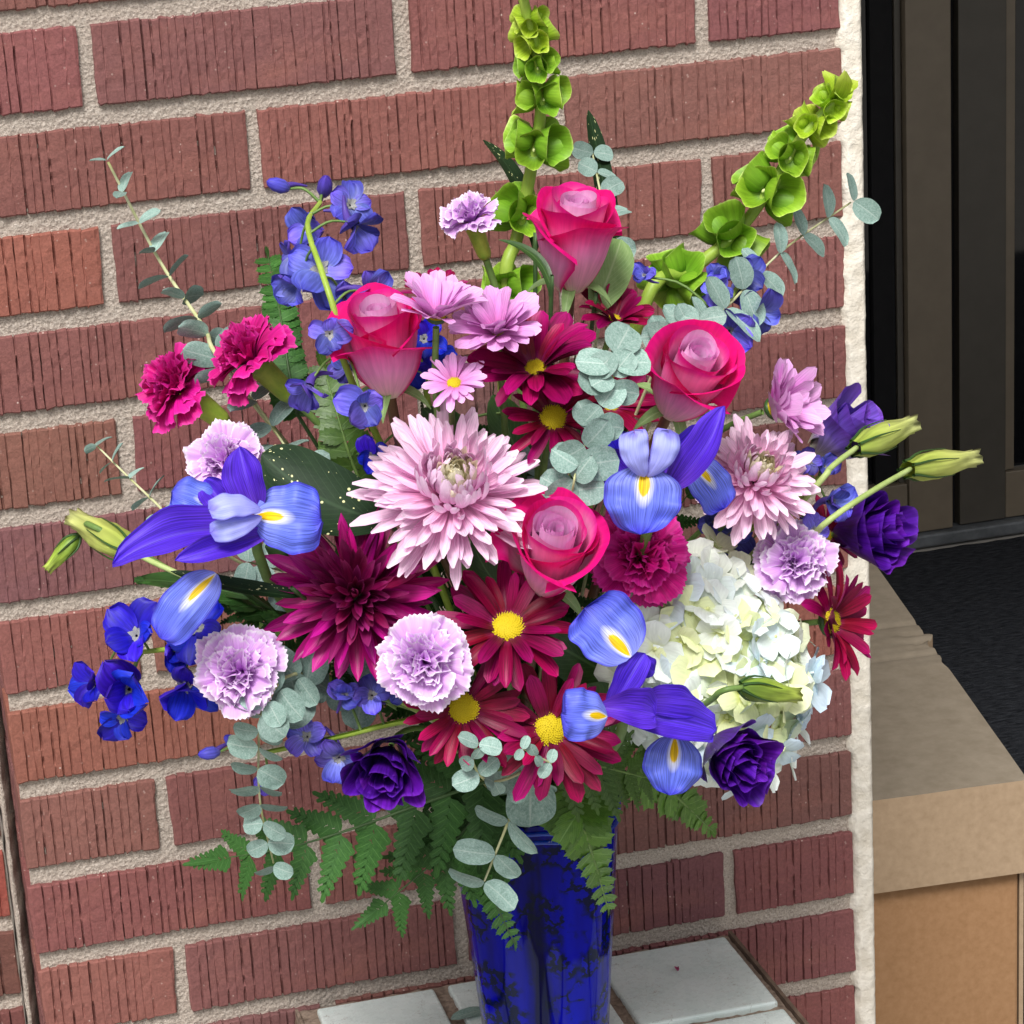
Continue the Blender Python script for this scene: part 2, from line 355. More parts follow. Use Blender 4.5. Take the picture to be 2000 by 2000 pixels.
M['iris_std'] = petal_mat('iris_standard', [(0, (0.15, 0.05, 0.56)), (0.5, (0.09, 0.025, 0.58)), (1, (0.11, 0.04, 0.68))], vein=0.5, vscale=40, trans=0.22, rough=0.5, var=0.08)
M['delph'] = petal_mat('delphinium_sepal', [(0, (0.50, 0.52, 0.88)), (0.3, (0.20, 0.21, 0.80)), (1, (0.12, 0.085, 0.66))], vein=0.35, vscale=14, trans=0.25, rough=0.5, var=0.28, back=(0.12, 0.07, 0.42))
M['delph_vivid'] = petal_mat('vivid_delphinium_sepal', [(0, (0.08, 0.06, 0.70)), (0.4, (0.025, 0.012, 0.66)), (1, (0.03, 0.012, 0.60))], vein=0.35, vscale=14, trans=0.25, rough=0.5, var=0.25, back=(0.06, 0.02, 0.36))
M['bee'] = plain_mat('delphinium_eye', (0.03, 0.03, 0.06), (0.55, 0.55, 0.50), 420, 0.6, 0.3)
M['spur'] = plain_mat('delphinium_spur', (0.05, 0.025, 0.20), (0.12, 0.07, 0.40), 200, 0.5, 0.3)
M['lisi'] = petal_mat('purple_lisianthus_petal', [(0, (0.10, 0.02, 0.24)), (0.5, (0.075, 0.004, 0.24)), (1, (0.10, 0.006, 0.36))], edge=((0.15, 0.02, 0.46), 0.9, 1.0), vein=0.4, vscale=24, trans=0.2, rough=0.42, var=0.2, spec=0.4)
M['lisi_pale'] = petal_mat('lilac_lisianthus_petal', [(0, (0.58, 0.58, 0.40)), (0.25, (0.44, 0.36, 0.54)), (0.6, (0.20, 0.11, 0.58)), (1, (0.17, 0.06, 0.52))], vein=0.35, vscale=26, trans=0.22, rough=0.45, var=0.15)
M['bud'] = petal_mat('lisianthus_bud_petal', [(0, (0.30, 0.40, 0.05)), (0.4, (0.52, 0.58, 0.14)), (0.85, (0.62, 0.64, 0.26)), (1, (0.66, 0.58, 0.36))], vein=0.4, vscale=10, trans=0.15, rough=0.45, var=0.1)
M['bud_green'] = petal_mat('green_bud_petal', [(0, (0.12, 0.24, 0.03)), (0.5, (0.34, 0.48, 0.06)), (1, (0.48, 0.52, 0.12))], vein=0.45, vscale=9, trans=0.12, rough=0.45, var=0.1)
M['hyd'] = petal_mat('hydrangea_petal', [(0, (0.78, 0.80, 0.36)), (0.28, (0.90, 0.92, 0.82)), (1, (0.92, 0.94, 0.92))], vein=0.10, vscale=10, trans=0.3, rough=0.55, var=0.08)
M['bell'] = petal_mat('bell_calyx', [(0, (0.11, 0.25, 0.015)), (0.6, (0.20, 0.40, 0.02)), (0.93, (0.28, 0.50, 0.035)), (1, (0.52, 0.70, 0.16))], vein=0.22, vscale=40, trans=0.25, rough=0.5, var=0.2, spec=0.35)
M['bell_tip'] = petal_mat('young_bell_calyx', [(0, (0.26, 0.42, 0.015)), (0.7, (0.40, 0.60, 0.03)), (1, (0.58, 0.74, 0.12))], vein=0.25, vscale=30, trans=0.3, rough=0.5, var=0.2)
M['nut'] = plain_mat('bell_centre', (0.62, 0.66, 0.22), (0.78, 0.80, 0.45), 300, 0.5, 0.3)
M['euc'] = leaf_mat('eucalyptus_leaf', (0.14, 0.25, 0.21), (0.27, 0.41, 0.36), (0.36, 0.47, 0.42), 0.12, 0.6, 0.6, None, 0.3, 0.18)
M['fern'] = leaf_mat('fern_leaflet', (0.018, 0.070, 0.014), (0.042, 0.125, 0.022), (0.08, 0.19, 0.05), 0.12, 0.5, 0, None, 0.22, 0.3)
M['fern_light'] = leaf_mat('light_fern_leaflet', (0.065, 0.17, 0.018), (0.13, 0.27, 0.035), (0.20, 0.36, 0.09), 0.2, 0.42, 0, None, 0.4, 0.25)
M['leaf_dark'] = leaf_mat('dark_spotted_leaf', (0.005, 0.020, 0.006), (0.012, 0.034, 0.010), (0.025, 0.055, 0.022), 0.05, 0.55, 0, (0.72, 0.72, 0.36), 0.2, 0.1)
M['leaf'] = leaf_mat('green_leaf', (0.020, 0.060, 0.014), (0.045, 0.110, 0.024), (0.08, 0.17, 0.05), 0.15, 0.4, 0, None, 0.4, 0.3)
M['leaf_pale'] = leaf_mat('pale_green_leaf', (0.16, 0.28, 0.09), (0.27, 0.40, 0.15), (0.34, 0.46, 0.22), 0.2, 0.5, 0, None, 0.3, 0.15)
M['card'] = plain_mat('brown_cardboard', (0.30, 0.165, 0.080), (0.36, 0.205, 0.105), 160, 0.9, 0.15, 0, 0.12, 0.001)
M['card_lid'] = plain_mat('tan_cardboard', (0.33, 0.235, 0.15), (0.40, 0.29, 0.19), 140, 0.9, 0.15, 0, 0.12, 0.001)
M['card_top'] = plain_mat('shade_grey_cardboard', (0.20, 0.165, 0.122), (0.25, 0.21, 0.16), 60, 0.9, 0.15, 0, 0.2, 0.001)  # the lid top's shade is put into this darker, greyer board colour
M['bronze'] = plain_mat('bronze_aluminium', (0.135, 0.110, 0.078), (0.160, 0.130, 0.094), 25, 0.42, 0.5)
M['bronze_dark'] = plain_mat('dark_bronze_aluminium', (0.050, 0.044, 0.035), (0.060, 0.053, 0.043), 25, 0.45, 0.5)
M['gasket'] = plain_mat('black_gasket', (0.004, 0.004, 0.005), (0.007, 0.007, 0.008), 50, 0.7, 0.2)
M['pane'] = plain_mat('dark_tinted_glass', (0.003, 0.003, 0.004), (0.004, 0.004, 0.005), 4, 0.04, 0.5)
M['threshold'] = plain_mat('worn_threshold', (0.05, 0.055, 0.06), (0.11, 0.12, 0.13), 40, 0.5, 0.5, 0, 0.3, 0.003)
M['concrete'] = plain_mat('concrete', (0.26, 0.25, 0.23), (0.38, 0.36, 0.33), 12, 0.9, 0.2, 0, 0.4, 0.003)
M['plaster'] = plain_mat('plaster', (0.42, 0.38, 0.32), (0.50, 0.46, 0.40), 30, 0.9, 0.2, 0, 0.4, 0.003)

def mat_mat():
    t = NT('black_ribbed_mat'); tc = t.n('ShaderNodeTexCoord'); w = tc.outputs['Object']
    n1 = t.noise(t.mapped(w, (60, 190, 1)), 1.0, 3, 0.6); n2 = t.noise(w, 400, 3, 0.7)
    vo = t.n('ShaderNodeTexVoronoi', i_Scale=60.0); t.l(w, vo.inputs[0])
    sp = t.n('ShaderNodeMapRange', i_1=0.06, i_2=0.03, i_3=0, i_4=0.5); t.l(vo.outputs[0], sp.inputs[0])
    c = t.ramp(n1, [(0.35, (0.007, 0.008, 0.011)), (0.72, (0.034, 0.037, 0.044))])
    c = t.mix(sp.outputs[0], c, (0.12, 0.11, 0.10))
    return t.out(c, 0.9, t.bump(t.math('ADD', n1, t.math('MULTIPLY', n2, 0.3)), 0.9, 0.006), 0, 0.15)
M['mat'] = mat_mat()
def vase_mat():
    t = NT('cobalt_glass'); tc = t.n('ShaderNodeTexCoord'); w = tc.outputs['Object']
    wb = t.noise(w, 90, 3); d = t.n('ShaderNodeVectorMath', operation='SCALE'); d.inputs['Scale'].default_value = 0.016
    nc = t.n('ShaderNodeTexNoise', i_Scale=150.0, i_Detail=3.0); t.l(w, nc.inputs['Vector']); t.l(nc.outputs[1], d.inputs[0])
    ad = t.n('ShaderNodeVectorMath', operation='ADD'); t.l(w, ad.inputs[0]); t.l(d.outputs[0], ad.inputs[1])
    vo = t.n('ShaderNodeTexVoronoi', i_Scale=92.0, feature='DISTANCE_TO_EDGE'); t.l(ad.outputs[0], vo.inputs[0])
    ln = t.n('ShaderNodeMapRange', i_1=0.15, i_2=0.11, i_3=0, i_4=1); t.l(vo.outputs[0], ln.inputs[0])
    br = t.noise(w, 42, 3); bm = t.n('ShaderNodeMapRange', i_1=0.44, i_2=0.52, i_3=0, i_4=1); t.l(br, bm.inputs[0])
    f = t.math('MULTIPLY', ln.outputs[0], bm.outputs[0])
    st = t.noise(t.mapped(w, (45, 45, 4)), 1.0, 3)
    c = t.ramp(st, [(0.36, (0.0, 0.001, 0.035)), (0.50, (0.0, 0.001, 0.25)), (0.76, (0.0, 0.004, 0.42))])
    c = t.mix(t.math('MULTIPLY', f, 0.95), c, (0.001, 0.004, 0.020))
    return t.out(c, 0.07, None, 0, 0.16, Coat_Weight=0.0)
M['vase'] = vase_mat()
M['vase_rim'] = plain_mat('clear_blue_glass', (0.0, 0.02, 0.34), (0.0, 0.07, 0.60), 60, 0.05, 0.6, 0.25)

# ------------------------------------------------------------------ the brick pier
W = 0.2032; MO = 0.05 * W; CH = 0.313 * W; BH = 0.249 * W; LEN = W - MO; ZT = 1.1424      # ZT: top edge of course 0
rng = np.random.default_rng(7)
def brick_mesh(L, H, D, seed):
    r = np.random.default_rng(seed)
    xs = [0.0, 0.0012]; dp = [0.0, 0.0]; gid = [-1, -1]
    x = r.uniform(0.005, 0.010); g = 0
    while x < L - 0.006:
        w = r.uniform(0.0005, 0.0011)
        xs += [x - w, x - 0.35 * w, x + 0.45 * w, x + w]; dp += [0, 1, 1, 0]; gid += [g] * 4
        x += r.uniform(0.0046, 0.0074) if r.random() > 0.08 else r.uniform(0.009, 0.013); g += 1
    xs += [L - 0.0012, L]; dp += [0, 0]; gid += [-1, -1]
    nz = 13; zs = np.linspace(0, H, nz); zs[1] = 0.0010; zs[-2] = H - 0.0010
    gd = np.where(r.random(g + 1) < 0.35, r.uniform(0.0003, 0.0010, g + 1), r.uniform(0.0010, 0.0028, g + 1)); wob = np.cumsum(r.normal(0, 0.00011, (g + 2, nz)), 1); dep = np.clip(0.9 + 0.45 * r.normal(size=(g + 2, nz)), 0.05, 1.6)
    P = np.zeros((nz, len(xs), 3))
    for i in range(len(xs)):
        gi = gid[i]
        for j in range(nz):
            P[j, i] = (xs[i] + (wob[gi, j] if gi >= 0 else 0), min(0.0036, dp[i] * gd[gi] * dep[gi, j]) if gi >= 0 else 0, zs[j])
    P[:, :, 1] += r.normal(0, 0.00016, (nz, len(xs)))
    ex = r.normal(0, 0.0005, len(xs)); ez = r.normal(0, 0.0005, len(xs))
    P[0, :, 2] += ex; P[-1, :, 2] += ez; P[1, :, 2] += ex * 0.7; P[-2, :, 2] += ez * 0.7
    P[:, 0, 0] += np.cumsum(r.normal(0, 0.0003, nz)); P[:, -1, 0] += np.cumsum(r.normal(0, 0.0003, nz))
    P[0, :, 1] += 0.0010; P[-1, :, 1] += 0.0010; P[:, 0, 1] += 0.0010; P[:, -1, 1] += 0.0010
    nu = len(xs); G = Geo(); G.grid(P)
    loop = [(0, i) for i in range(nu)] + [(j, nu - 1) for j in range(1, nz)] + [(nz - 1, i) for i in range(nu - 2, -1, -1)] + [(j, 0) for j in range(nz - 2, 0, -1)]
    ring = [P[a, b] for a, b in loop]; n = len(ring)
    back = [(p[0], D, p[2]) for p in ring]
    G.add(ring + back, [(i, i + n, (i + 1) % n + n, (i + 1) % n) for i in range(n)])
    return G.mesh('brick', M['brick'], False)
RED, MAUVE, ORANGE, BROWN = (0.262, 0.104, 0.092), (0.222, 0.095, 0.090), (0.315, 0.118, 0.084), (0.180, 0.082, 0.078)
TONES = {0: [RED, MAUVE, RED, MAUVE], 1: [MAUVE, RED, RED], 2: [ORANGE, MAUVE, RED, RED], 3: [MAUVE, MAUVE, RED], 4: [RED, MAUVE, BROWN, MAUVE], 5: [MAUVE, MAUVE, BROWN],
         6: [RED, RED, MAUVE, RED], 7: [ORANGE, RED, ORANGE], 8: [RED, MAUVE, RED, MAUVE], 9: [MAUVE, RED, MAUVE], 10: [ORANGE, MAUVE, BROWN, MAUVE], 11: [MAUVE, MAUVE, MAUVE], 12: [RED, MAUVE, RED, RED]}
def course(parent, k, spans, tones, y, ztop, seed, depth=0.05):
    for i, (a, b) in enumerate(spans):
        me = brick_mesh(b - a, BH, depth, seed * 50 + i)
        c = tones[i % len(tones)]; j = rng.uniform(0.9, 1.1, 3)
        obj('brick', me, parent, Matrix.Translation((a, y + rng.uniform(-0.0008, 0.0008), ztop - BH)), tuple(float(q) for q in np.array(c) * j))
def brick_spans(even, x1):
    if even: e = [x1 - 3 * W + MO, x1 - 2.5 * W, x1 - 2.5 * W + MO, x1 - 1.5 * W, x1 - 1.5 * W + MO, x1 - 0.5 * W, x1 - 0.5 * W + MO, x1]
    else: e = [x1 - 3 * W + MO, x1 - 2 * W, x1 - 2 * W + MO, x1 - W, x1 - W + MO, x1]
    return [(e[i], e[i + 1]) for i in range(0, len(e), 2)]
pier = thing('brick_pier', Matrix.Identity(4), 'ribbed red brick pier with sandy mortar joints behind the bouquet', 'brick pier')
KMIN, KMAX = -4, 17
for k in range(KMIN, KMAX + 1):
    t = TONES.get(k) or [(RED, MAUVE, ORANGE, BROWN)[(k * 7 + i * 3) % 4] for i in range(4)]
    course(pier, k, brick_spans(k % 2 == 0, 0.0), t, 0.0, ZT - k * CH, 100 + k)
def rough_sheet(x0, x1, z0, z1, y, step, amp, seed):
    nx = int((x1 - x0) / step) + 2; nz = int((z1 - z0) / step) + 2
    X, Z = np.meshgrid(np.linspace(x0, x1, nx), np.linspace(z0, z1, nz)); r = np.random.default_rng(seed)
    Y = y + r.normal(0, amp, X.shape)
    return np.stack([X, Y, Z], -1)
XL = -3 * W + MO; ZTOP = ZT - KMIN * CH; ZBOT = 0.0
obj('mortar', grid_mesh('mortar', rough_sheet(XL + 0.0015, 0.0, ZBOT, ZTOP, 0.0038, 0.0045, 0.0003, 3), M['mortar']), pier)
G = Geo(); G.box(XL + 0.004, -0.0005, 0.0075, 0.9, ZBOT, ZTOP); obj('core', G.mesh('core', M['mortar'], False), pier)
# brick ends on the left return of the pier
for k in range(KMIN, KMAX + 1):
    L = 0.09 if k % 2 else 0.19
    me = brick_mesh(L, BH, 0.012, 900 + k)
    z = ZT - k * CH - BH
    Mx = Matrix.Translation((XL, 0.052 + L, z)) @ Matrix.Rotation(-math.pi / 2, 4, 'Z')
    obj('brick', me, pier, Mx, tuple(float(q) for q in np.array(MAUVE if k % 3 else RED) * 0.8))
# cream stucco coat on the right side, its raw front edge in view
nz = 420; zs = np.linspace(ZBOT, ZTOP, nz); nu = 9; P = np.zeros((nz, nu, 3)); r = np.random.default_rng(5)
for j, z in enumerate(zs):
    le = -0.0005 + 0.0022 * noise.noise((0, 0, z * 60)) + 0.0014 * noise.noise((0, 5, z * 190)); kk = (ZT - z) / CH
    if (kk % 1) * CH > BH: le -= 0.0018
    ri = 0.0152 + 0.0005 * noise.noise((3, 0, z * 45)) + 0.0004 * noise.noise((3, 4, z * 220))
    for i in range(nu):
        a = i / (nu - 1); yb = -0.0022 + 0.0010 * noise.noise((a * 2.2, 9, z * 90)) + 0.0006 * noise.noise((a * 5, 2, z * 300))
        if i == 0: yb = 0.004
        if i == nu - 1: yb = 0.85
        P[j, i] = (le + (ri - le) * min(1, a * nu / (nu - 1) * 1.0 if i < nu - 2 else 1), yb if i != nu - 2 else 0.0004, z)
obj('stucco_coat', grid_mesh('stucco_coat', P, M['stucco']), pier)['label'] = 'cream stucco coat with rough edge'

# the wall that joins the pier on the left, a little set back
wall2 = thing('brick_wall', Matrix.Identity(4), 'darker ribbed brick wall set back at the lower left corner', 'brick wall')
for k in range(KMIN, KMAX + 1):
    e = [-0.90, -0.722, -0.712, -0.6105] if k % 2 else [-0.90, -0.82, -0.81, -0.6105]
    course(wall2, k, [(e[0], e[1]), (e[2], e[3])], [BROWN, (0.30, 0.075, 0.05), (0.16, 0.06, 0.05)][k % 3:] or [BROWN], 0.11, ZT - (k + 0.36) * CH, 300 + k, 0.03)
obj('mortar', grid_mesh('mortar', rough_sheet(-0.90, -0.6105, ZBOT, ZTOP, 0.114, 0.005, 0.0008, 4), M['mortar']), wall2)
P = np.zeros((300, 5, 3))                                             # squeezed mortar against the return
for j in range(300):
    z = ZBOT + (ZTOP - ZBOT) * j / 299
    for i, (x, y) in enumerate([(-0.6088, 0.14), (-0.6085, 0.105), (-0.6068, 0.098), (-0.6052, 0.100), (XL + 0.001, 0.125)]):
        P[j, i] = (x + 0.0013 * noise.noise((i, 1, z * 55)), y + 0.0015 * noise.noise((i, 2, z * 70)), z)
obj('mortar_fillet', grid_mesh('mortar_fillet', P, M['mortar']), wall2)

# ------------------------------------------------------------------ ground, entrance recess, door, mat
def sheet(name, x0, x1, y0, y1, z, mat, kind='structure'):
    me = mesh_from(name, [(x0, y0, z), (x1, y0, z), (x1, y1, z), (x0, y1, z)], [(0, 1, 2, 3)], mat, smooth=False)
    o = obj(name, me); o['kind'] = kind; return o
sheet('ground', -120, 120, -120, 120, 0.0, M['concrete'])
def block(name, x0, x1, y0, y1, z0, z1, mat, parent=None, bev=0.0):
    G = Geo(); G.box(x0, x1, y0, y1, z0, z1); o = obj(name, G.mesh(name, mat, False), parent)
    if bev: bevel(o, bev)
    return o
YD = 1.87                                                             # face of the doors
rc = block('recess_wall', 0.0, 0.62, YD + 0.02, YD + 0.25, 0, 2.6, M['plaster']); rc['kind'] = 'structure'
rc2 = block('added_shade_wall', 2.6, 2.8, 0.0, YD + 0.25, 0, 2.6, M['plaster']); rc2['kind'] = 'structure'  # unseen side wall, added to darken the recess
cp = block('added_shade_canopy', -2.5, 3.6, -0.45, YD + 0.4, 2.601, 2.75, M['plaster']); cp['kind'] = 'structure'  # unseen roof, added and shaped to darken the recess and the box top
def dx(u): return at(u, 500, YD).x
def dz(u, v): return at(u, v, YD).z
zb = 0.028
d1 = thing('glass_door', Matrix.Translation((0.7, YD, 0)), 'bronze framed dark glass door leaf nearest the brick pier', 'door', 'entrance door leaves')
d2 = thing('glass_door', Matrix.Translation((1.4, YD, 0)), 'bronze framed dark glass door leaf at the far right edge', 'door', 'entrance door leaves')
def dblock(name, x0, x1, y0, y1, z0, z1, mat, root, bev=0.0015):
    o = root.location; return block(name, x0 - o.x, x1 - o.x, y0 - YD, y1 - YD, z0, z1, mat, root, bev)
xs = [dx(q) for q in (1694, 1709, 1738, 1796, 1813, 1902, 1911)]
rail1 = dz(1700, 916); rail2 = dz(1920, 890)
xl0 = xs[2] - 0.62
dblock('stile', xs[1] + 0.003, xs[3], YD, YD + 0.045, zb, 2.3, M['bronze'], d1)
dblock('stile', xs[0] + 0.004, xs[1] + 0.001, YD + 0.012, YD + 0.045, rail1, 2.3, M['bronze_dark'], d1)
dblock('stile', xl0 - 0.06, xl0, YD, YD + 0.045, zb, 2.3, M['bronze'], d1)
dblock('bottom_rail', xl0 + 0.001, xs[1] + 0.001, YD + 0.003, YD + 0.043, zb, rail1, M['bronze'], d1)
dblock('gasket', xs[0] - 0.035, xs[0] + 0.003, YD + 0.016, YD + 0.04, rail1 + 0.001, 2.3, M['gasket'], d1)
dblock('pane', xl0 + 0.001, xs[0] - 0.036, YD + 0.024, YD + 0.034, rail1 + 0.001, 2.3, M['pane'], d1, 0)
dblock('gasket', xs[3] + 0.001, xs[4] - 0.001, YD + 0.022, YD + 0.05, zb, 2.3, M['gasket'], d1, 0)
dblock('stile', xs[4], xs[5], YD + 0.006, YD + 0.05, zb, 2.3, M['bronze_dark'], d2)
dblock('stile', xs[5] + 0.001, xs[6] + 0.012, YD + 0.016, YD + 0.05, rail2, 2.3, M['bronze'], d2)
dblock('bottom_rail', xs[5] + 0.001, xs[5] + 0.75, YD + 0.008, YD + 0.048, zb, rail2 - 0.001, M['bronze'], d2)
dblock('stile', xs[5] + 0.751, xs[5] + 0.83, YD + 0.006, YD + 0.05, zb, 2.3, M['bronze_dark'], d2)
dblock('pane', xs[6] + 0.013, xs[5] + 0.75, YD + 0.028, YD + 0.038, rail2 + 0.001, 2.3, M['pane'], d2, 0)
ts = block('door_threshold', 0.45, 2.6, YD - 0.012, YD + 0.06, 0.004, 0.026, M['threshold'], None, 0.004)
tag(ts, 'worn dark metal threshold strip below the glass doors', 'threshold')
b = block('lintel', 0.62, 2.6, YD + 0.02, YD + 0.06, 2.301, 2.599, M['bronze_dark']); b['kind'] = 'structure'
P = rough_sheet(0.30, 2.3, 0.0, YD - 0.045, 0, 0.02, 0.0006, 8)      # heavy black mat in front of the doors
P = np.stack([P[..., 0], P[..., 2], 0.012 + P[..., 1]], -1); Pm = P
G = Geo(); G.grid(P); G.box(0.302, 2.298, 0.002, YD - 0.047, 0.002, 0.009)
tag(obj('door_mat', G.mesh('door_mat', M['mat'])), 'black rubber entrance mat on the floor before the doors', 'mat')

# ------------------------------------------------------------------ lidded cardboard box behind the pier
lz = 0.342
cor = [Vector((0.035, 0.372, 0)), Vector((0.331, 0.352, 0)), Vector((0.462, 0.955, 0)), Vector((0.165, 0.985, 0))]
bx = thing('cardboard_box', Matrix.Identity(4), 'brown cardboard box with a tan lid standing behind the brick pier', 'box')
def prism(c, z0, z1): return [Vector((p.x, p.y, z0)) for p in c] + [Vector((p.x, p.y, z1)) for p in c]
ctr = sum(cor, Vector()) / 4
body = [ctr + (p - ctr) * 0.965 for p in cor]
G = Geo(); G.add(prism(body, 0.013, lz - 0.02), [(3, 2, 1, 0), (4, 5, 6, 7), (0, 1, 5, 4), (1, 2, 6, 5), (2, 3, 7, 6), (3, 0, 4, 7)])
o = obj('box_body', G.mesh('box_body', M['card'], False), bx); bevel(o, 0.003)
e = (body[2] - body[1]).normalized(); n_ = Vector((e.y, -e.x, 0))
fl = [body[1] + n_ * 0.001, body[1] + n_ * 0.005, body[1] + n_ * 0.005 + e * 0.5, body[1] + n_ * 0.001 + e * 0.5]
G = Geo(); G.add(prism(fl, 0.013, lz - 0.096), [(3, 2, 1, 0), (4, 5, 6, 7), (0, 1, 5, 4), (1, 2, 6, 5), (2, 3, 7, 6), (3, 0, 4, 7)])
obj('side_flap', G.mesh('side_flap', M['card_lid'], False), bx)
nu, nv = 30, 140; P = np.zeros((nv, nu, 3)); r = np.random.default_rng(2)
for j in range(nv):
    for i in range(nu):
        a, c_ = i / (nu - 1), j / (nv - 1)
        p = (cor[0].lerp(cor[1], a)).lerp(cor[3].lerp(cor[2], a), c_)
        z = lz + 0.0012 * noise.noise((a * 4, c_ * 6, 1))
        for cr in (0.515, 0.66): z -= 0.0030 * math.exp(-((c_ - cr - 0.012 * a) / 0.008) ** 2)
        if a > 0.9 and 0.55 < c_ < 0.63: z -= 0.006 * noise.noise((a * 40, c_ * 60, 3)) + 0.002
        bite = a ** 6 * sum(w_ * math.exp(-((c_ - c0) / sg_) ** 2) for w_, c0, sg_ in ((0.007, 0.602, 0.016), (-0.005, 0.565, 0.014), (-0.004, 0.475, 0.016)))
        P[j, i] = (p.x + bite, p.y, z + abs(bite) * 0.5)
G = Geo(); G.grid(P)
ring = [P[0, i] for i in range(nu)] + [P[j, nu - 1] for j in range(1, nv)] + [P[nv - 1, i] for i in range(nu - 2, -1, -1)] + [P[j, 0] for j in range(nv - 2, 0, -1)]
low = [(q[0], q[1], lz - 0.094) for q in ring]; n = len(ring)
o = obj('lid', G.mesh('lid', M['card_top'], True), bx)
G2 = Geo(); G2.add([tuple(q) for q in ring] + low, [(i, i + n, (i + 1) % n + n, (i + 1) % n) for i in range(n)])
obj('lid_skirt', G2.mesh('lid_skirt', M['card_lid'], False), bx)
# ------------------------------------------------------------------ tile topped table
TZ = 0.450
tb = thing('tile_table', Matrix.Identity(4), 'low tile topped table against the brick pier under the vase', 'table')
block('table_frame', -0.427, -0.100, -0.345, -0.0045, TZ - 0.045, TZ - 0.009, M['wood'], tb, 0.003)
P = rough_sheet(-0.4235, -0.1035, -0.342, -0.0075, 0, 0.004, 0.0006, 21); P = np.stack([P[..., 0], P[..., 2], TZ - 0.0048 + P[..., 1]], -1)
obj('grout', grid_mesh('grout', P, M['grout']), tb)
cols = [(-0.4125, -0.3275), (-0.3170, -0.2165), (-0.2070, -0.1085)]; rows = [(-0.1145, -0.0150), (-0.2200, -0.1235), (-0.3290, -0.2290)]
for i, (a, b_) in enumerate(cols):
    for j, (c_, d_) in enumerate(rows):
        G = Geo(); G.box(-(b_ - a) / 2, (b_ - a) / 2, -(d_ - c_) / 2, (d_ - c_) / 2, -0.007, 0)
        t_ = obj('tile', G.mesh('tile', M['tile'], False), tb, Matrix.Translation(((a + b_) / 2, (c_ + d_) / 2, TZ)) @ Matrix.Rotation(rng.normal(0, 0.006), 4, 'Z') @ Matrix.Rotation(rng.normal(0, 0.004), 4, 'X'))
        bevel(t_, 0.0022, 3)
for (x, y) in ((-0.41, -0.33), (-0.12, -0.33), (-0.41, -0.03), (-0.12, -0.03)):
    block('leg', x - 0.016, x + 0.016, y - 0.016, y + 0.016, 0.002, TZ - 0.0455, M['wood'], tb, 0.002)
G = Geo(); G.box(-0.4265, -0.4245, -0.34, -0.01, TZ - 0.010, TZ - 0.001); obj('edge_strip', G.mesh('edge_strip', M['grout'], False), tb)
G = Geo(); G.box(-0.1030, -0.1003, -0.34, -0.008, TZ - 0.014, TZ - 0.0012); obj('edge_strip', G.mesh('edge_strip', M['wood'], False), tb)

# ------------------------------------------------------------------ blue glass vase
VX, VY, VH = -0.284, -0.150, 0.203
VT = TZ + VH
vs = thing('vase', Matrix.Translation((VX, VY, TZ + 0.0008)), 'tall cobalt blue glass vase with tapered fluted sides on the tiles', 'vase')
def vr(z): return 0.0395 + 0.0170 * (z / VH) ** 1.1
def vf(r_, z, a, j):
    c, s = abs(math.cos(a + 0.35)), abs(math.sin(a + 0.35)); q = (c ** 3.4 + s ** 3.4) ** (-1 / 3.4)
    return r_ * (0.93 * q + 0.07) * (1 + 0.010 * math.cos(16 * a)) * 0.955, z
prof = [(0.0, 0.0), (0.034, 0.0), (vr(0) , 0.004)] + [(vr(z), z) for z in np.linspace(0.01, VH - 0.004, 24)] + [(vr(VH) + 0.0006, VH - 0.001), (vr(VH) - 0.001, VH)] + [(vr(VH) - 0.0032, VH - 0.002)] + [(vr(z) - 0.0042, z) for z in np.linspace(VH - 0.01, 0.014, 10)] + [(0.0, 0.012)]
obj('glass_body', grid_mesh('glass_body', lathe(prof, 96, vf), M['vase'], True), vs)
for zz in (VH - 0.006, VH - 0.012):
    pr = [(vr(zz) + 0.0002, zz - 0.0014), (vr(zz) + 0.0016, zz - 0.0007), (vr(zz) + 0.0016, zz + 0.0007), (vr(zz) + 0.0002, zz + 0.0014)]
    obj('rim_band', grid_mesh('rim_band', lathe(pr, 96, vf), M['vase_rim'], True), vs)
MOUTH = Vector((VX, VY, VT))

# ------------------------------------------------------------------ flower toolbox
R0 = random.Random(11)
def depth(u, v, add=0.0):
    """how far the dome of flowers stands in front of the wall at a spot of the view"""
    dxx = (u - 1000) / 820; dyy = (v - 1180) / (900 if v < 1180 else 780)
    return -0.145 - 0.165 * math.sqrt(max(0.0, 1 - dxx * dxx - dyy * dyy)) - add
def pt(u, v, add=0.0): return at(u, v, depth(u, v, add))
def stem_path(p, axis, n=16, spread=0.026):
    a = R0.uniform(0, 6.28); q = R0.uniform(0.2, 1) * spread
    m = MOUTH + Vector((q * math.cos(a), q * math.sin(a), -0.004)); b = Vector((VX - (m.x - VX) * 0.5, VY - (m.y - VY) * 0.5, TZ + 0.02))
    d = (p - m).length; P1 = p - axis * (0.30 * d); P2 = m + ((p - m).normalized() * 0.25 + Vector((0, 0, 0.18))) * d
    out = []
    for i in range(n):
        t = i / (n - 1); out.append(p * (1 - t) ** 3 + P1 * 3 * t * (1 - t) ** 2 + P2 * 3 * t * t * (1 - t) + m * t ** 3)
    return out + [m.lerp(b, 0.5), b]
def add_stem(root, mat, r0=0.0022, r1=0.0026, start=(0, 0, 0), axis=None):
    Mw = root.matrix_basis.copy(); p = Mw @ Vector(start); ax = axis or Vector((Mw[0][2], Mw[1][2], Mw[2][2])).normalized()
    P = tube_grid(stem_path(p, ax), r0, r1, 7)
    return obj('stem', grid_mesh('stem', inst(P, Mw.inverted()), mat, True), root)

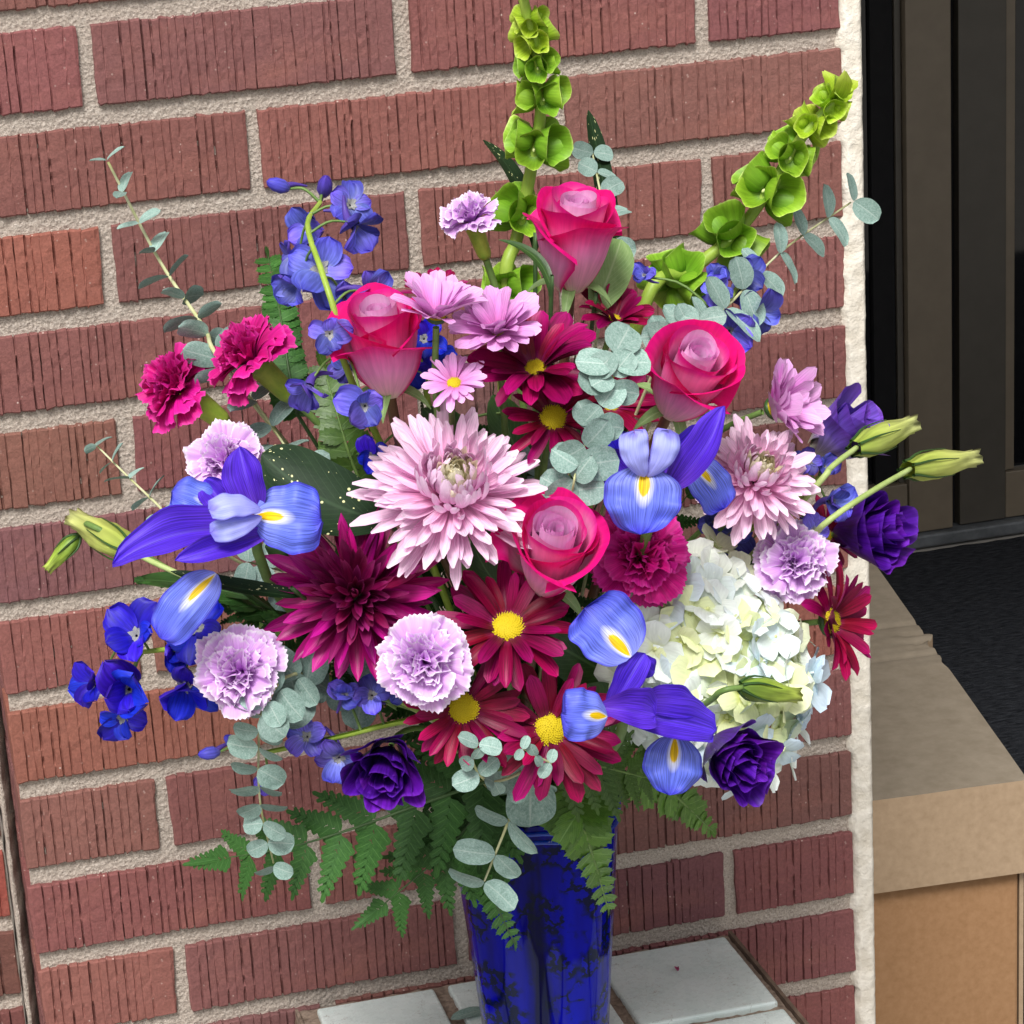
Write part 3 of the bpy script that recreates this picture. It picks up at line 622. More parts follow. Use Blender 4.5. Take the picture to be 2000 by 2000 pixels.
def petal_grid(L, Wd, p, q, a0, a1, cup=0.0, ruffle=0.0, rk=5.0, teeth=0.0, nu=7, nv=9, seed=0, notch=0.0, side=0.0, wmin=0.0):
    """a petal lying outward along +x, up is +z; a0/a1: angle of its spine at base and tip"""
    r = random.Random(seed); ph = [r.uniform(0, 6.28) for _ in range(6)]
    vs_ = np.linspace(0, 1, nv); vm = p / (p + q); nrm = vm ** p * (1 - vm) ** q
    P = np.zeros((nv, nu, 3)); x = z = 0.0; y0 = 0.0
    for j, v in enumerate(vs_):
        if j:
            a = a0 + (a1 - a0) * (v - 0.5 / nv); x += math.cos(a) * L / (nv - 1); z += math.sin(a) * L / (nv - 1); y0 += side * L / (nv - 1) * v
        an = a0 + (a1 - a0) * v; w = Wd / 2 * max(wmin, (v + 0.002) ** p * max(1e-4, 1 - v) ** q / nrm)
        if j == nv - 1: w = max(w, Wd * 0.03)
        for i in range(nu):
            u = -1 + 2 * i / (nu - 1)
            lift = cup * w * u * u + ruffle * Wd * v ** 1.5 * (math.sin(rk * u + ph[0]) * 0.6 + math.sin(rk * 1.9 * u + ph[1] + v * 3) * 0.4) * (0.3 + 0.7 * abs(u) ** 0.5)
            ext = 0.0
            if teeth and v > 0.6: ext = teeth * L * (v - 0.6) / 0.4 * (1 if i % 2 else -0.6) * (0.7 + 0.5 * math.sin(7 * u + ph[2]))
            if notch and v > 0.6: ext -= notch * L * math.exp(-(u / 0.3) ** 2) * (v - 0.6) / 0.4
            P[j, i] = (x - math.sin(an) * lift + math.cos(an) * ext, y0 + w * u, z + math.cos(an) * lift + math.sin(an) * ext)
    return P
def fan_grid(L, Wd, a0, a1, ruffle, rk, teeth, nu=15, nv=8, seed=0, spread=1.0, cup=0.0):
    """a petal that widens like a fan to a ruffled, toothed outer rim"""
    r = random.Random(seed); ph = [r.uniform(0, 6.28) for _ in range(6)]
    P = np.zeros((nv, nu, 3)); x = z = 0.0
    for j in range(nv):
        v = j / (nv - 1)
        if j:
            a = a0 + (a1 - a0) * v; x += math.cos(a) * L / (nv - 1); z += math.sin(a) * L / (nv - 1)
        an = a0 + (a1 - a0) * v
        w = Wd / 2 * (0.12 + 0.88 * v ** 1.1)
        for i in range(nu):
            u = -1 + 2 * i / (nu - 1); rim = 1 - 0.30 * abs(u) ** 2.4
            t_ = teeth * L * v ** 6 * ((1 if i % 2 else -1) * 0.7 + r.uniform(-0.5, 0.5))
            lift = ruffle * Wd * v ** 1.6 * (math.sin(rk * u + ph[0] + v) * 0.55 + math.sin(rk * 2.1 * u + ph[1]) * 0.35 + math.sin(rk * 0.5 * u + ph[2]) * 0.3) + cup * w * u * u
            P[j, i] = (x * (1 - (1 - rim) * v) - math.sin(an) * lift + math.cos(an) * t_, w * u, z * (1 - (1 - rim) * v * 0.8) + math.cos(an) * lift + math.sin(an) * t_)
    return P
def Rz(a): return Matrix.Rotation(a, 4, 'Z')
def Ry(a): return Matrix.Rotation(a, 4, 'Y')
def Rx(a): return Matrix.Rotation(a, 4, 'X')
def S(s): return Matrix.Scale(s, 4)
def T(x, y, z): return Matrix.Translation((x, y, z))
CACHE = {}
def cached(key, fn):
    if key not in CACHE: CACHE[key] = fn()
    return CACHE[key]

# ------------------------------------------------------------------ roses
def rose_petal(i, n, seed):
    r = random.Random(seed * 100 + i); t = i / (n - 1)
    R = 0.055 + 0.300 * t ** 0.9; H = 0.93 + 0.08 * math.sin(t * 3.0) - 0.10 * max(0, t - 0.75) * 4 * 0.5
    s = RAD(150 - 78 * t); fl = max(0.0, (t - 0.28) / 0.72); nu, nv = 17, 13
    ph = r.uniform(0, 6.28); pk = r.uniform(-0.25, 0.25); lop = r.uniform(-0.12, 0.12)
    P = np.zeros((nv, nu, 3))
    for j in range(nv):
        v = j / (nv - 1)
        for k in range(nu):
            u = -1 + 2 * k / (nu - 1)
            th = u * s * (0.45 + 0.55 * min(1, v * 1.7) ** 0.8)
            h = H * (1 - (0.03 + 0.23 * t) * abs(u) ** 2.3) + 0.05 * fl * math.exp(-((u - pk) / 0.22) ** 2) + lop * 0.4 * t * u * H * v
            bulge = 0.42 + 0.58 * math.sin(min(1, v * 1.22) * math.pi / 2) ** 0.9
            rr = R * bulge
            if t < 0.45: rr *= 1 - 0.30 * max(0, v - 0.55) * (1 - t)
            lip = max(0, v - 0.70) / 0.30
            out = fl * (0.055 + 0.145 * t * (0.35 + 0.65 * abs(u) ** 1.3)) * lip ** 1.7
            zz = v * h - out * 0.55 * lip
            rr = (rr + out) * (1 + 0.075 * u) + 0.012 * math.sin(4 * u + ph) * v * v * (0.4 + t)
            P[j, k] = (rr * math.cos(th), rr * math.sin(th), zz + 0.010 * t * math.sin(5 * u + ph) * v ** 3)
    return P
def rose(u, v, add, size, ax, ay, twist, label):
    p = pt(u, v, add); s = size * 1.05 * px(p); axis = face(ax, ay)
    root = thing('rose', frame(p - axis * (0.52 * s), axis, twist), label, 'rose', 'pink two tone roses')
    n = 18
    for i in range(n):
        t = i / (n - 1); sd_ = int(twist * 10) % 2
        me = cached(('rose', i, sd_), lambda: grid_mesh('petal', rose_petal(i, n, sd_), M['rose_in'] if t < 0.42 else M['rose_mid'] if t < 0.66 else M['rose_out']))
        obj('petal', me, root, Rz(i * 2.39996 + R0.uniform(-0.15, 0.15)) @ Ry(R0.uniform(-0.03, 0.05) * (0.3 + t)) @ S(s * R0.uniform(0.97, 1.03)))
    for i in range(5):
        me = cached(('sepal', i % 2), lambda: grid_mesh('sepal', petal_grid(0.55, 0.16, 0.4, 0.9, 0.5 - 0.3 * (i % 2), -1.0, 0.4, 0.05, 3, 0, 5, 8, i), M['leaf_pale']))
        obj('sepal', me, root, Rz(i * 1.2566 + 0.3) @ T(0.05 * s, 0, 0.02 * s) @ S(s * 0.8))
    P = lathe([(0.0, -0.10), (0.05, -0.09), (0.075, -0.03), (0.10, 0.03), (0.13, 0.07), (0.0, 0.09)], 12)
    obj('hip', grid_mesh('hip', P, M['stem'], True), root, S(s))
    add_stem(root, M['stem_red'], 0.0030, 0.0030, (0, 0, -0.08 * s))
    return root
rose(1085, 452, 0.00, 186, 0.02, 0.83, 0.4, 'pink rose standing highest, in front of the upright bells stalk')
rose(722, 650, 0.012, 190, -0.14, 0.80, 1.9, 'pink rose with a large hot pink outer petal beside the delphinium stalk')
rose(1297, 712, 0.03, 192, 0.16, 0.55, 3.3, 'open pink rose at the upper right above the blue iris')
rose(1042, 1045, 0.035, 204, 0.02, 0.58, 5.2, 'pink rose in the middle, beside the magenta carnation')

# ------------------------------------------------------------------ carnations
def carnation(u, v, add, rad, ax, ay, mat, label, group, n=46, cal=True):
    p = pt(u, v, add); s = rad * px(p); axis = face(ax, ay)
    root = thing('carnation', frame(p - axis * (0.42 * s), axis, R0.uniform(0, 6)), label, 'carnation', group)
    for i in range(n):
        t = (i + 0.5) / n; kind = 0 if t < 0.55 else 1; vr_ = i % 5
        if kind == 0: fn = lambda: fan_grid(0.90, 0.70, 0.15, -0.35, 0.26, 5.5, 0.045, 15, 8, 10 + vr_, cup=0.25)
        else: fn = lambda: fan_grid(1.04, 1.0, 0.25, -0.65, 0.15, 4.5, 0.030, 21, 9, 30 + vr_, cup=0.15)
        me = cached(('carn', kind, vr_, mat), lambda: grid_mesh('petal', fn(), M[mat]))
        el = RAD(88 - 76 * t ** 1.0) + R0.uniform(-0.26, 0.26)
        obj('petal', me, root, Rz(i * 2.39996 + R0.uniform(-0.3, 0.3)) @ T(0.03 * s, 0, 0.0) @ Ry(-el) @ Rx(R0.uniform(-0.5, 0.5) * (1.1 - t)) @ S(s * R0.uniform(0.80, 1.10)))
    P = lathe([(0.0, -1.06), (0.16, -1.04), (0.22, -0.9), (0.25, -0.5), (0.27, -0.15), (0.31, 0.08), (0.33, 0.2)], 20, lambda r_, z, a, j: (r_, z + (0.10 * math.cos(5 * a) if j == 6 else 0)))
    obj('calyx', cached('calyx', lambda: grid_mesh('calyx', P, M['calyx'], True)), root, T(0, 0, -0.16 * s) @ S(s))
    add_stem(root, M['stem'], 0.0021, 0.0023, (0, 0, -1.18 * s))
    return root
GL, GM_ = 'lavender carnations', 'magenta carnations'
carnation(884, 398, -0.01, 62, -0.35, 0.86, 'carn_lav', 'lavender carnation on a green calyx left of the upright bells stalk', GL, 34)
carnation(422, 862, 0.00, 78, -0.25, 0.42, 'carn_lav', 'lavender carnation above the left iris', GL)
carnation(446, 1268, 0.04, 88, -0.28, 0.12, 'carn_lav', 'lavender carnation low on the left, above the hanging eucalyptus', GL)
carnation(800, 1246, 0.055, 90, -0.05, 0.20, 'carn_lav', 'pale edged lavender carnation in front of the burgundy mum', GL, 52)
carnation(1506, 1056, 0.01, 84, 0.26, 0.30, 'carn_lav', 'lavender carnation above the hydrangea on the right', GL)
carnation(318, 716, 0.0, 88, -0.74, 0.58, 'carn_mag', 'magenta carnation farthest left with a green calyx', GM_)
carnation(456, 658, 0.005, 88, -0.66, 0.64, 'carn_mag', 'magenta carnation beside the narrow upright fern', GM_)
carnation(1212, 1042, -0.005, 98, 0.12, 0.30, 'carn_mag', 'magenta carnation between the middle rose and the hydrangea', GM_)

# ------------------------------------------------------------------ daisies
def disc_mesh():
    G = Geo(); n = 190
    G.grid(lathe([(1.0, -0.15), (1.0, 0.05), (0.85, 0.28), (0.5, 0.44), (0.0, 0.48)], 20), True)
    for i in range(n):
        t = (i + 0.5) / n; r_ = math.sqrt(t) * 0.98; a = i * 2.39996; z = 0.05 + 0.43 * math.sqrt(max(0, 1 - r_ * r_ * 0.96)); h = 0.10 + 0.05 * (i % 3)
        c = (r_ * math.cos(a), r_ * math.sin(a)); w = 0.050
        ox, oy = c[0] * 0.10, c[1] * 0.10
        G.add([(c[0] - w, c[1] - w, z - 0.05), (c[0] + w, c[1] - w, z - 0.05), (c[0] + w, c[1] + w, z - 0.05), (c[0] - w, c[1] + w, z - 0.05), (c[0] + ox, c[1] + oy, z + h)], [(0, 1, 4), (1, 2, 4), (2, 3, 4), (3, 0, 4)])
    return G.mesh('disc', M['disc'])
def daisy(u, v, add, rad, ax, ay, label, mat='daisy', n=26, disc=0.24, lift=(0.10, 0.42), wide=0.235, name='daisy', group='burgundy daisies', L=1.0, stem='stem', gap=None, droop=0.25):
    p = pt(u, v, add); s = rad * px(p); axis = face(ax, ay)
    root = thing(name, frame(p - axis * (0.05 * s), axis, R0.uniform(0, 6)), label, 'daisy', group)
    if disc: obj('disc', cached('disc', disc_mesh), root, S(disc * s))
    for i in range(n):
        lay = i % 2; vr_ = (i // 2) % 4
        me = cached(('daisy', vr_, mat, wide, droop), lambda: grid_mesh('petal', petal_grid(1.0, wide * (1 + 0.12 * (vr_ % 3 - 1)), 0.50, (0.19 if mat == 'pom_pink' else 0.28) + 0.05 * (vr_ % 2), 0.20, -droop + 0.14 * (vr_ - 1.5), 0.45 - 0.16 * vr_, 0.03, 2.5, 0, 7, 10, 50 + vr_, 0.02), M[mat]))
        if R0.random() < 0.06: continue
        el = lift[lay] + R0.uniform(-0.2, 0.2); az = (i + R0.uniform(-0.5, 0.5)) * 2 * math.pi / n
        sc_ = s * (1.0 if lay == 0 else 0.88) * R0.uniform(0.78, 1.06) * L
        obj('petal', me, root, Rz(az) @ T(disc * 0.55 * s, 0, 0) @ Ry(-el) @ Rx(R0.uniform(-0.35, 0.35)) @ Matrix.Diagonal((sc_ * (1 - disc * 0.5), sc_, sc_, 1)))
    P = lathe([(0.0, -0.22), (0.10, -0.20), (0.26, -0.10), (0.32, -0.02), (0.28, 0.03)], 14)
    obj('calyx', cached('dcal', lambda: grid_mesh('calyx', P, M['leaf'], True)), root, S(s * (0.62 if lift[0] > 0.3 else 0.85)))
    add_stem(root, M[stem], 0.0018, 0.0022, (0, 0, -0.2 * s))
    return root
daisy(1010, 692, 0.022, 146, -0.12, 0.66, 'burgundy daisy with petals fanned upward above the pale eucalyptus', n=26, wide=0.29, disc=0.15, lift=(0.15, 0.62))
daisy(1044, 788, 0.02, 112, 0.02, 0.42, 'burgundy daisy with yellow eye just left of the round eucalyptus leaves', n=30, wide=0.20)
daisy(958, 1182, 0.03, 144, -0.03, 0.52, 'burgundy daisy directly below the middle rose', n=29, wide=0.235, disc=0.22)
daisy(874, 1336, 0.038, 130, 0.10, 0.24, 'burgundy daisy between the pale carnation and the grey green sprig', n=32, wide=0.20)
daisy(1038, 1376, 0.045, 146, 0.04, 0.14, 'burgundy daisy lowest in the middle, above the vase rim', n=32, wide=0.225, disc=0.22)
daisy(1572, 1172, 0.02, 122, 0.74, 0.10, 'burgundy daisy turned sideways right of the hydrangea', n=28, wide=0.25, disc=0.2, lift=(0.25, 0.6))
daisy(1160, 600, -0.03, 92, 0.18, 0.80, 'half hidden burgundy daisy below the highest rose', n=20, wide=0.28, disc=0.16, lift=(0.35, 0.8))
daisy(1150, 760, -0.05, 120, 0.15, 0.50, 'burgundy daisy almost hidden behind the round eucalyptus leaves', n=20, wide=0.28, disc=0.16)
daisy(822, 560, -0.05, 85, 0.0, 0.85, 'dark burgundy daisy peeking over the topmost pink daisy', n=18, wide=0.24, disc=0.16, lift=(0.4, 0.8))
daisy(1560, 1010, -0.04, 80, 0.4, 0.2, 'small burgundy daisy hidden behind the lavender carnation at right', n=22, wide=0.18, disc=0.16)
GP = 'orchid pink daisies'
daisy(824, 594, 0.045, 106, 0.02, 0.86, 'orchid pink daisy seen from the side beside the left rose', 'pom_pink', 34, 0.16, (0.55, 0.95), 0.33, group=GP, droop=0.1)
daisy(938, 624, 0.034, 104, -0.12, 0.70, 'full orchid pink daisy behind the upper burgundy daisy', 'pom_pink', 46, 0.12, (0.35, 0.95), 0.31, group=GP, droop=0.1)
daisy(857, 722, 0.03, 70, 0.03, 0.58, 'small orchid pink daisy with yellow eye above the pink mum', 'pom_pink', 32, 0.20, (0.12, 0.45), 0.24, group=GP)
daisy(1462, 770, 0.0, 112, 0.72, 0.26, 'orchid pink daisy turned to the right above the pale mum', 'pom_pink', 40, 0.14, (0.60, 1.0), 0.32, group=GP, droop=0.1)

# ------------------------------------------------------------------ large mums
def mum(u, v, add, rad, ax, ay, label, mats, n, wide=(0.13, 0.24), tip=0.35, lo=-18, curl=0.9, power=0.75, name='chrysanthemum', jit=0.13, hollow=0.0):
    p = pt(u, v, add); s = rad * px(p); axis = face(ax, ay)
    root = thing(name, frame(p - axis * (0.30 * s), axis, R0.uniform(0, 6)), label, 'chrysanthemum')
    for i in range(n):
        t = (i + 0.5) / n; band = 0 if t < 0.25 else 1 if t < 0.55 else 2; vr_ = i % 4
        wd = (0.21, wide[0] * 1.35, wide[1])[band]; cr = curl * (0.62, 1.0, 0.45)[band]
        me = cached(('mum', name, mats, band, vr_, curl), lambda: grid_mesh('petal', petal_grid(1.0, wd * (1 + 0.10 * (vr_ - 1.5)), 0.55, tip, -0.18 * cr, cr * (0.75 + 0.2 * vr_ * 0.5) if band < 2 else (0.25 + 0.22 * vr_) * cr, 0.9 - 0.15 * vr_, 0.03, 2.5, 0, 5, 8, 70 + vr_ + band * 7), M[mats[band]]))
        el = RAD(84 + (lo - 84) * t ** power) + R0.uniform(-jit, jit)
        ln = s * (0.40 + 0.60 * t ** 0.9) * R0.uniform(0.88, 1.08)
        if t > 0.5: ln *= R0.uniform(0.80, 1.08)
        obj('petal', me, root, Rz(i * 2.39996 + R0.uniform(-0.12, 0.12)) @ T(0.16 * s * math.sqrt(t), 0, s * (0.16 * (1 - t) - 0.02)) @ Ry(-el) @ Rx(R0.uniform(-0.4, 0.4)) @ Rz(R0.uniform(-0.12, 0.12)) @ S(ln))
    P = lathe([(0.0, -0.16), (0.10, -0.14), (0.20, -0.06), (0.18, 0.04)], 14)
    obj('calyx', grid_mesh('calyx', P, M['leaf'], True), root, S(s))
    add_stem(root, M['stem'], 0.0026, 0.0028, (0, 0, -0.14 * s))
    return root
mum(857, 908, 0.03, 168, 0.0, 0.52, 'large pale pink mum with a cream heart in the upper middle', ('mum_cream', 'mum_pink', 'mum_pink'), 298, (0.115, 0.160), 0.20, -14, 1.35, 0.92, jit=0.10)
mum(1434, 886, 0.01, 124, 0.10, 0.50, 'smaller pale pink mum with a greenish heart at the right', ('mum_cream', 'mum_pink', 'mum_pink'), 200, (0.14, 0.20), 0.20, -28, 1.30, 0.95, jit=0.15)
mum(668, 1120, 0.025, 172, -0.10, 0.16, 'large dark burgundy mum with pointed spreading petals at the left', ('mum_burg_in', 'mum_burg_in', 'mum_burg'), 135, (0.115, 0.215), 0.55, -8, 0.55, 0.60, name='spider_chrysanthemum', jit=0.24)

# ------------------------------------------------------------------ hydrangea
def floret_petal(seed): return petal_grid(1.0, 0.98, 0.55, 0.24, 0.30, -0.15, 0.12 if seed % 2 else -0.1, 0.06, 3.0, 0, 7, 7, seed)
def hydrangea():
    c = pt(1356, 1250, 0.0); s = px(c)
    root = thing('hydrangea', frame(c, face(0.28, 0.10)), 'white hydrangea head tinged pale blue and yellow at the lower right', 'hydrangea')
    mw = root.matrix_basis; inv = mw.inverted(); n = 96; k = 0
    tints = [(0.97, 1, 1), (0.78, 0.89, 1.0), (0.88, 0.96, 1.0), (0.97, 1, 0.96), (0.96, 1, 0.74), (0.90, 0.98, 0.80), (0.70, 0.83, 1.0), (0.95, 1, 1)]
    a_, b_, d_ = 218 * s, 290 * s, 140 * s                            # half sizes of the head across, along, deep
    tilt = 0.62
    for i in range(n):
        t = (i + 0.5) / n; ph = i * 2.39996; rr = math.sqrt(min(1, t * 1.02)); ex, ey = rr * math.cos(ph), rr * math.sin(ph)
        ez = math.sqrt(max(0.0, 1 - rr * rr)); jit = R0.uniform(0.90, 1.07)
        X, Y = ex * a_ * jit, ey * b_ * jit
        loc = Vector((X * math.cos(tilt) - Y * math.sin(tilt) * 0.62, X * math.sin(tilt) * 0.5 + Y * math.cos(tilt) * 0.92, (ez - 0.45) * d_ * jit + R0.uniform(-12, 12) * s))
        nrm = Vector((loc.x * 1.2, loc.y * 0.9, (ez + 0.25) * a_)).normalized() + Vector((R0.uniform(-.6, .6), R0.uniform(-.6, .6), R0.uniform(-.2, .2)))
        f = frame(loc, nrm.normalized(), R0.uniform(0, 6.28), Vector((0, 1, 0)))
        z = s * R0.uniform(44, 60)
        G_ = cached('eye', lambda: grid_mesh('floret', lathe([(0.0, -0.9), (0.03, -0.85), (0.035, -0.02), (0.09, 0.02), (0.08, 0.10), (0.0, 0.13)], 8), M['nut'], True))
        fo = obj('floret', G_, root, f @ S(z)); fo.color = (1, 1, 1, 1)
        tint = tints[(i * 5 + int(R0.random() * 3)) % len(tints)]
        if t < 0.4 and R0.random() < 0.35: tint = (0.93, 0.97, 0.60)
        for q in range(4):
            me = cached(('hyd', q % 3), lambda: grid_mesh('petal', floret_petal(q % 3 + 3), M['hyd']))
            obj('petal', me, fo, Rz(q * math.pi / 2 + R0.uniform(-.12, .12)) @ T(0.04, 0, 0.02 * (q % 2)) @ Ry(R0.uniform(-0.45, 0.12)) @ S(R0.uniform(0.88, 1.1)), tint)
    G = Geo()
    for i in range(40):
        t = (i + 0.5) / 40; ph = i * 2.39996; rr = math.sqrt(t) * 0.85
        q = Vector((rr * math.cos(ph) * a_, rr * math.sin(ph) * b_ * 0.8, 0))
        G.grid(tube_grid([Vector((0, 0, -d_ * 1.1)), q * 0.5 + Vector((0, 0, -0.35 * d_)), q], 0.0012, 0.0008, 5), True)
    obj('flower_stalks', G.mesh('flower_stalks', M['stem_pale']), root)
    add_stem(root, M['stem'], 0.0035, 0.0035, (0, 0, -d_ * 1.08))
    for (du, dv, rot) in ((-150, 60, 2.6), (-40, -170, 1.4)):
        me = grid_mesh('leaf', petal_grid(0.05, 0.034, 0.6, 0.6, 0.2, -0.3, 0.2, 0.05, 4, 0, 7, 10, 4), M['leaf'])
        obj('leaf', me, root, T(du * s, -dv * s * 0.5, -d_ * 1.0) @ Rz(rot))
hydrangea()

# ------------------------------------------------------------------ petals laid out one by one (irises, leaves)
def strip(P0, P1, width, nrm, p=0.5, q=0.4, arch=0.0, cup=0.0, ruffle=0.0, bend=0.0, nu=11, nv=15, seed=0, notch=0.0, rk=5.0, curl=0.0, teeth=0.0, outline=0.03, crease=0.0):
    """sheet from P0 to P1 in world space; arch lifts the middle along nrm, bend pushes it sideways, curl drops the tip"""
    r = random.Random(seed); ph = [r.uniform(0, 6.28) for _ in range(4)]
    ax = P1 - P0; L = ax.length; ax = ax.normalized(); nrm = (nrm - ax * nrm.dot(ax)).normalized(); sd_ = nrm.cross(ax)
    vm = p / (p + q); nn = vm ** p * (1 - vm) ** q; P = np.zeros((nv, nu, 3))
    for j in range(nv):
        v = j / (nv - 1); w = width / 2 * (v + 0.004) ** p * max(1e-4, 1 - v) ** q / nn
        w *= 1 + outline * (0.6 * math.sin(7 * v + ph[2]) + 0.4 * math.sin(17 * v + ph[3]))
        if j == nv - 1: w = width * 0.02
        c = P0 + ax * (L * v) + nrm * (4 * arch * L * v * (1 - v) - curl * L * v ** 3) + sd_ * (4 * bend * L * v * (1 - v))
        for i in range(nu):
            u = -1 + 2 * i / (nu - 1)
            lift = cup * w * u * u + crease * w * abs(u) + ruffle * width * v * abs(u) ** 1.3 * (math.sin(rk * v * 2 + ph[0] + (2 if u > 0 else 0)) * 0.6 + math.sin(rk * u + ph[1]) * 0.4)
            te = (teeth * (1 if j % 2 else -1) * width * abs(u) ** 4) if teeth else 0
            e = -notch * L * math.exp(-(u / 0.35) ** 2) * max(0, v - 0.55) / 0.45
            P[j, i] = c + sd_ * (w * u) + nrm * lift + ax * (e + te)
    return P
def iris(name_label, base, petals):
    p = pt(*base); axis = face(0.0, 0.55)
    root = thing('iris', frame(p, axis), name_label, 'iris', 'blue irises'); inv = root.matrix_basis.inverted()
    for k, (kind, u0, v0, u1, v1, wd, d0, d1, kw) in enumerate(petals):
        a = at(u0, v0, depth(*base) - d0); b_ = at(u1, v1, depth(*base) - d1); s = px(a)
        kw = dict(kw); tn = kw.pop('n', (0, 0.25)); kw.setdefault('seed', k * 3 + int(u0))
        g = strip(a, b_, wd * s * (0.98 if kind == 'iris_fall' else 0.82), face(*tn), nu=17, nv=21, **kw)
        obj({'iris_fall': 'fall', 'iris_style': 'style_arm', 'iris_std': 'standard'}[kind], grid_mesh('petal', inst(g, inv), M[kind]), root)
    add_stem(root, M['stem'], 0.003, 0.003, axis=Vector((0, -0.2, 1)).normalized())
    return root
FA, SY, ST_ = 'iris_fall', 'iris_style', 'iris_std'
fall = dict(p=0.46, q=0.32, cup=-0.35, crease=0.22, ruffle=0.20, arch=0.09, curl=0.06, rk=8, outline=0.06)
std = dict(p=0.60, q=0.58, cup=0.45, crease=0.55, ruffle=0.22, arch=0.10, rk=7, outline=0.08)
sty = dict(p=0.62, q=0.24, cup=-0.35, ruffle=0.16, arch=0.16, notch=0.08, rk=9, outline=0.05)
iris('left blue iris with a long violet petal reaching over the brick wall', (478, 985, 0.02), [
    (FA, 480, 972, 606, 982, 138, 0.035, 0.050, dict(fall, n=(-0.1, 0.1))),
    (SY, 494, 962, 392, 962, 66, 0.045, 0.050, dict(sty, n=(-0.1, 0.45), bend=-0.05)),
    (SY, 494, 975, 396, 1005, 56, 0.044, 0.046, dict(sty, n=(-0.1, 0.1), bend=0.05)),
    (ST_, 490, 965, 452, 842, 96, 0.030, 0.020, dict(std, n=(-0.25, 0.1))),
    (ST_, 440, 965, 385, 905, 70, 0.018, 0.006, dict(std, n=(-0.3, 0.2))),
    (FA, 425, 968, 326, 925, 92, 0.016, 0.012, dict(fall, n=(-0.3, 0.6), signal=0) if False else dict(fall, n=(-0.3, 0.55))),
    (ST_, 505, 1015, 212, 1066, 104, 0.026, 0.030, dict(std, q=0.55, n=(0.0, 0.45), arch=0.07, bend=-0.10, cup=0.35)),
    (ST_, 508, 1005, 330, 1058, 62, 0.036, 0.040, dict(std, n=(0.1, 0.2), arch=0.05)),
    (FA, 408, 1082, 302, 1204, 96, 0.030, 0.036, dict(fall, n=(0.05, 0.3), arch=0.05, bend=-0.03, cup=-0.45))])
iris('blue iris with yellow streak right of the round eucalyptus leaves', (1232, 900, 0.02), [
    (FA, 1216, 880, 1208, 1008, 152, 0.050, 0.062, dict(fall, n=(0, 0.2), p=0.50, q=0.58)),
    (SY, 1216, 900, 1196, 812, 68, 0.056, 0.058, dict(sty, n=(-0.15, 0.1), bend=0.08)),
    (SY, 1222, 900, 1262, 810, 66, 0.055, 0.058, dict(sty, n=(0.15, 0.1), bend=-0.08)),
    (ST_, 1262, 925, 1366, 766, 84, 0.045, 0.050, dict(std, q=0.55, n=(-0.4, 0.2), bend=-0.12)),
    (ST_, 1245, 905, 1330, 806, 78, 0.028, 0.022, dict(std, n=(0.1, 0.2))),
    (FA, 1306, 872, 1370, 958, 92, 0.030, 0.040, dict(fall, n=(0.2, 0.2), p=0.3, q=0.25, arch=0.14)),
    (ST_, 1210, 925, 1136, 846, 76, 0.018, 0.012, dict(std, n=(-0.2, 0.1))),
    (ST_, 1190, 905, 1130, 890, 60, 0.010, 0.006, dict(std, n=(-0.3, 0.1)))])
iris('low blue iris spread in front of the hydrangea', (1180, 1315, 0.045), [
    (FA, 1190, 1240, 1104, 1146, 142, 0.026, 0.010, dict(fall, n=(0.1, 0.2), p=0.36, q=0.22, cup=0.25, arch=0.04, bend=0.02)),
    (ST_, 1146, 1352, 1216, 1232, 66, 0.024, 0.022, dict(std, q=0.3, n=(-0.2, 0.1))),
    (FA, 1146, 1352, 1062, 1346, 104, 0.046, 0.052, dict(fall, n=(0.1, 0.15), p=0.5, q=0.22)),
    (ST_, 1128, 1335, 1236, 1350, 92, 0.034, 0.036, dict(std, q=0.28, n=(0.1, 0.3))),
    (ST_, 1160, 1350, 1350, 1380, 104, 0.020, 0.028, dict(std, n=(0.0, 0.35), q=0.34, cup=0.45)),
    (ST_, 1190, 1335, 1330, 1345, 80, 0.014, 0.016, dict(std, n=(0.0, 0.5))),
    (FA, 1274, 1388, 1264, 1500, 112, 0.018, 0.030, dict(fall, n=(-0.05, 0.1), arch=0.08, q=0.50)),
    (ST_, 1190, 1245, 1235, 1270, 50, 0.016, 0.020, dict(std, n=(0.2, 0.1)))])

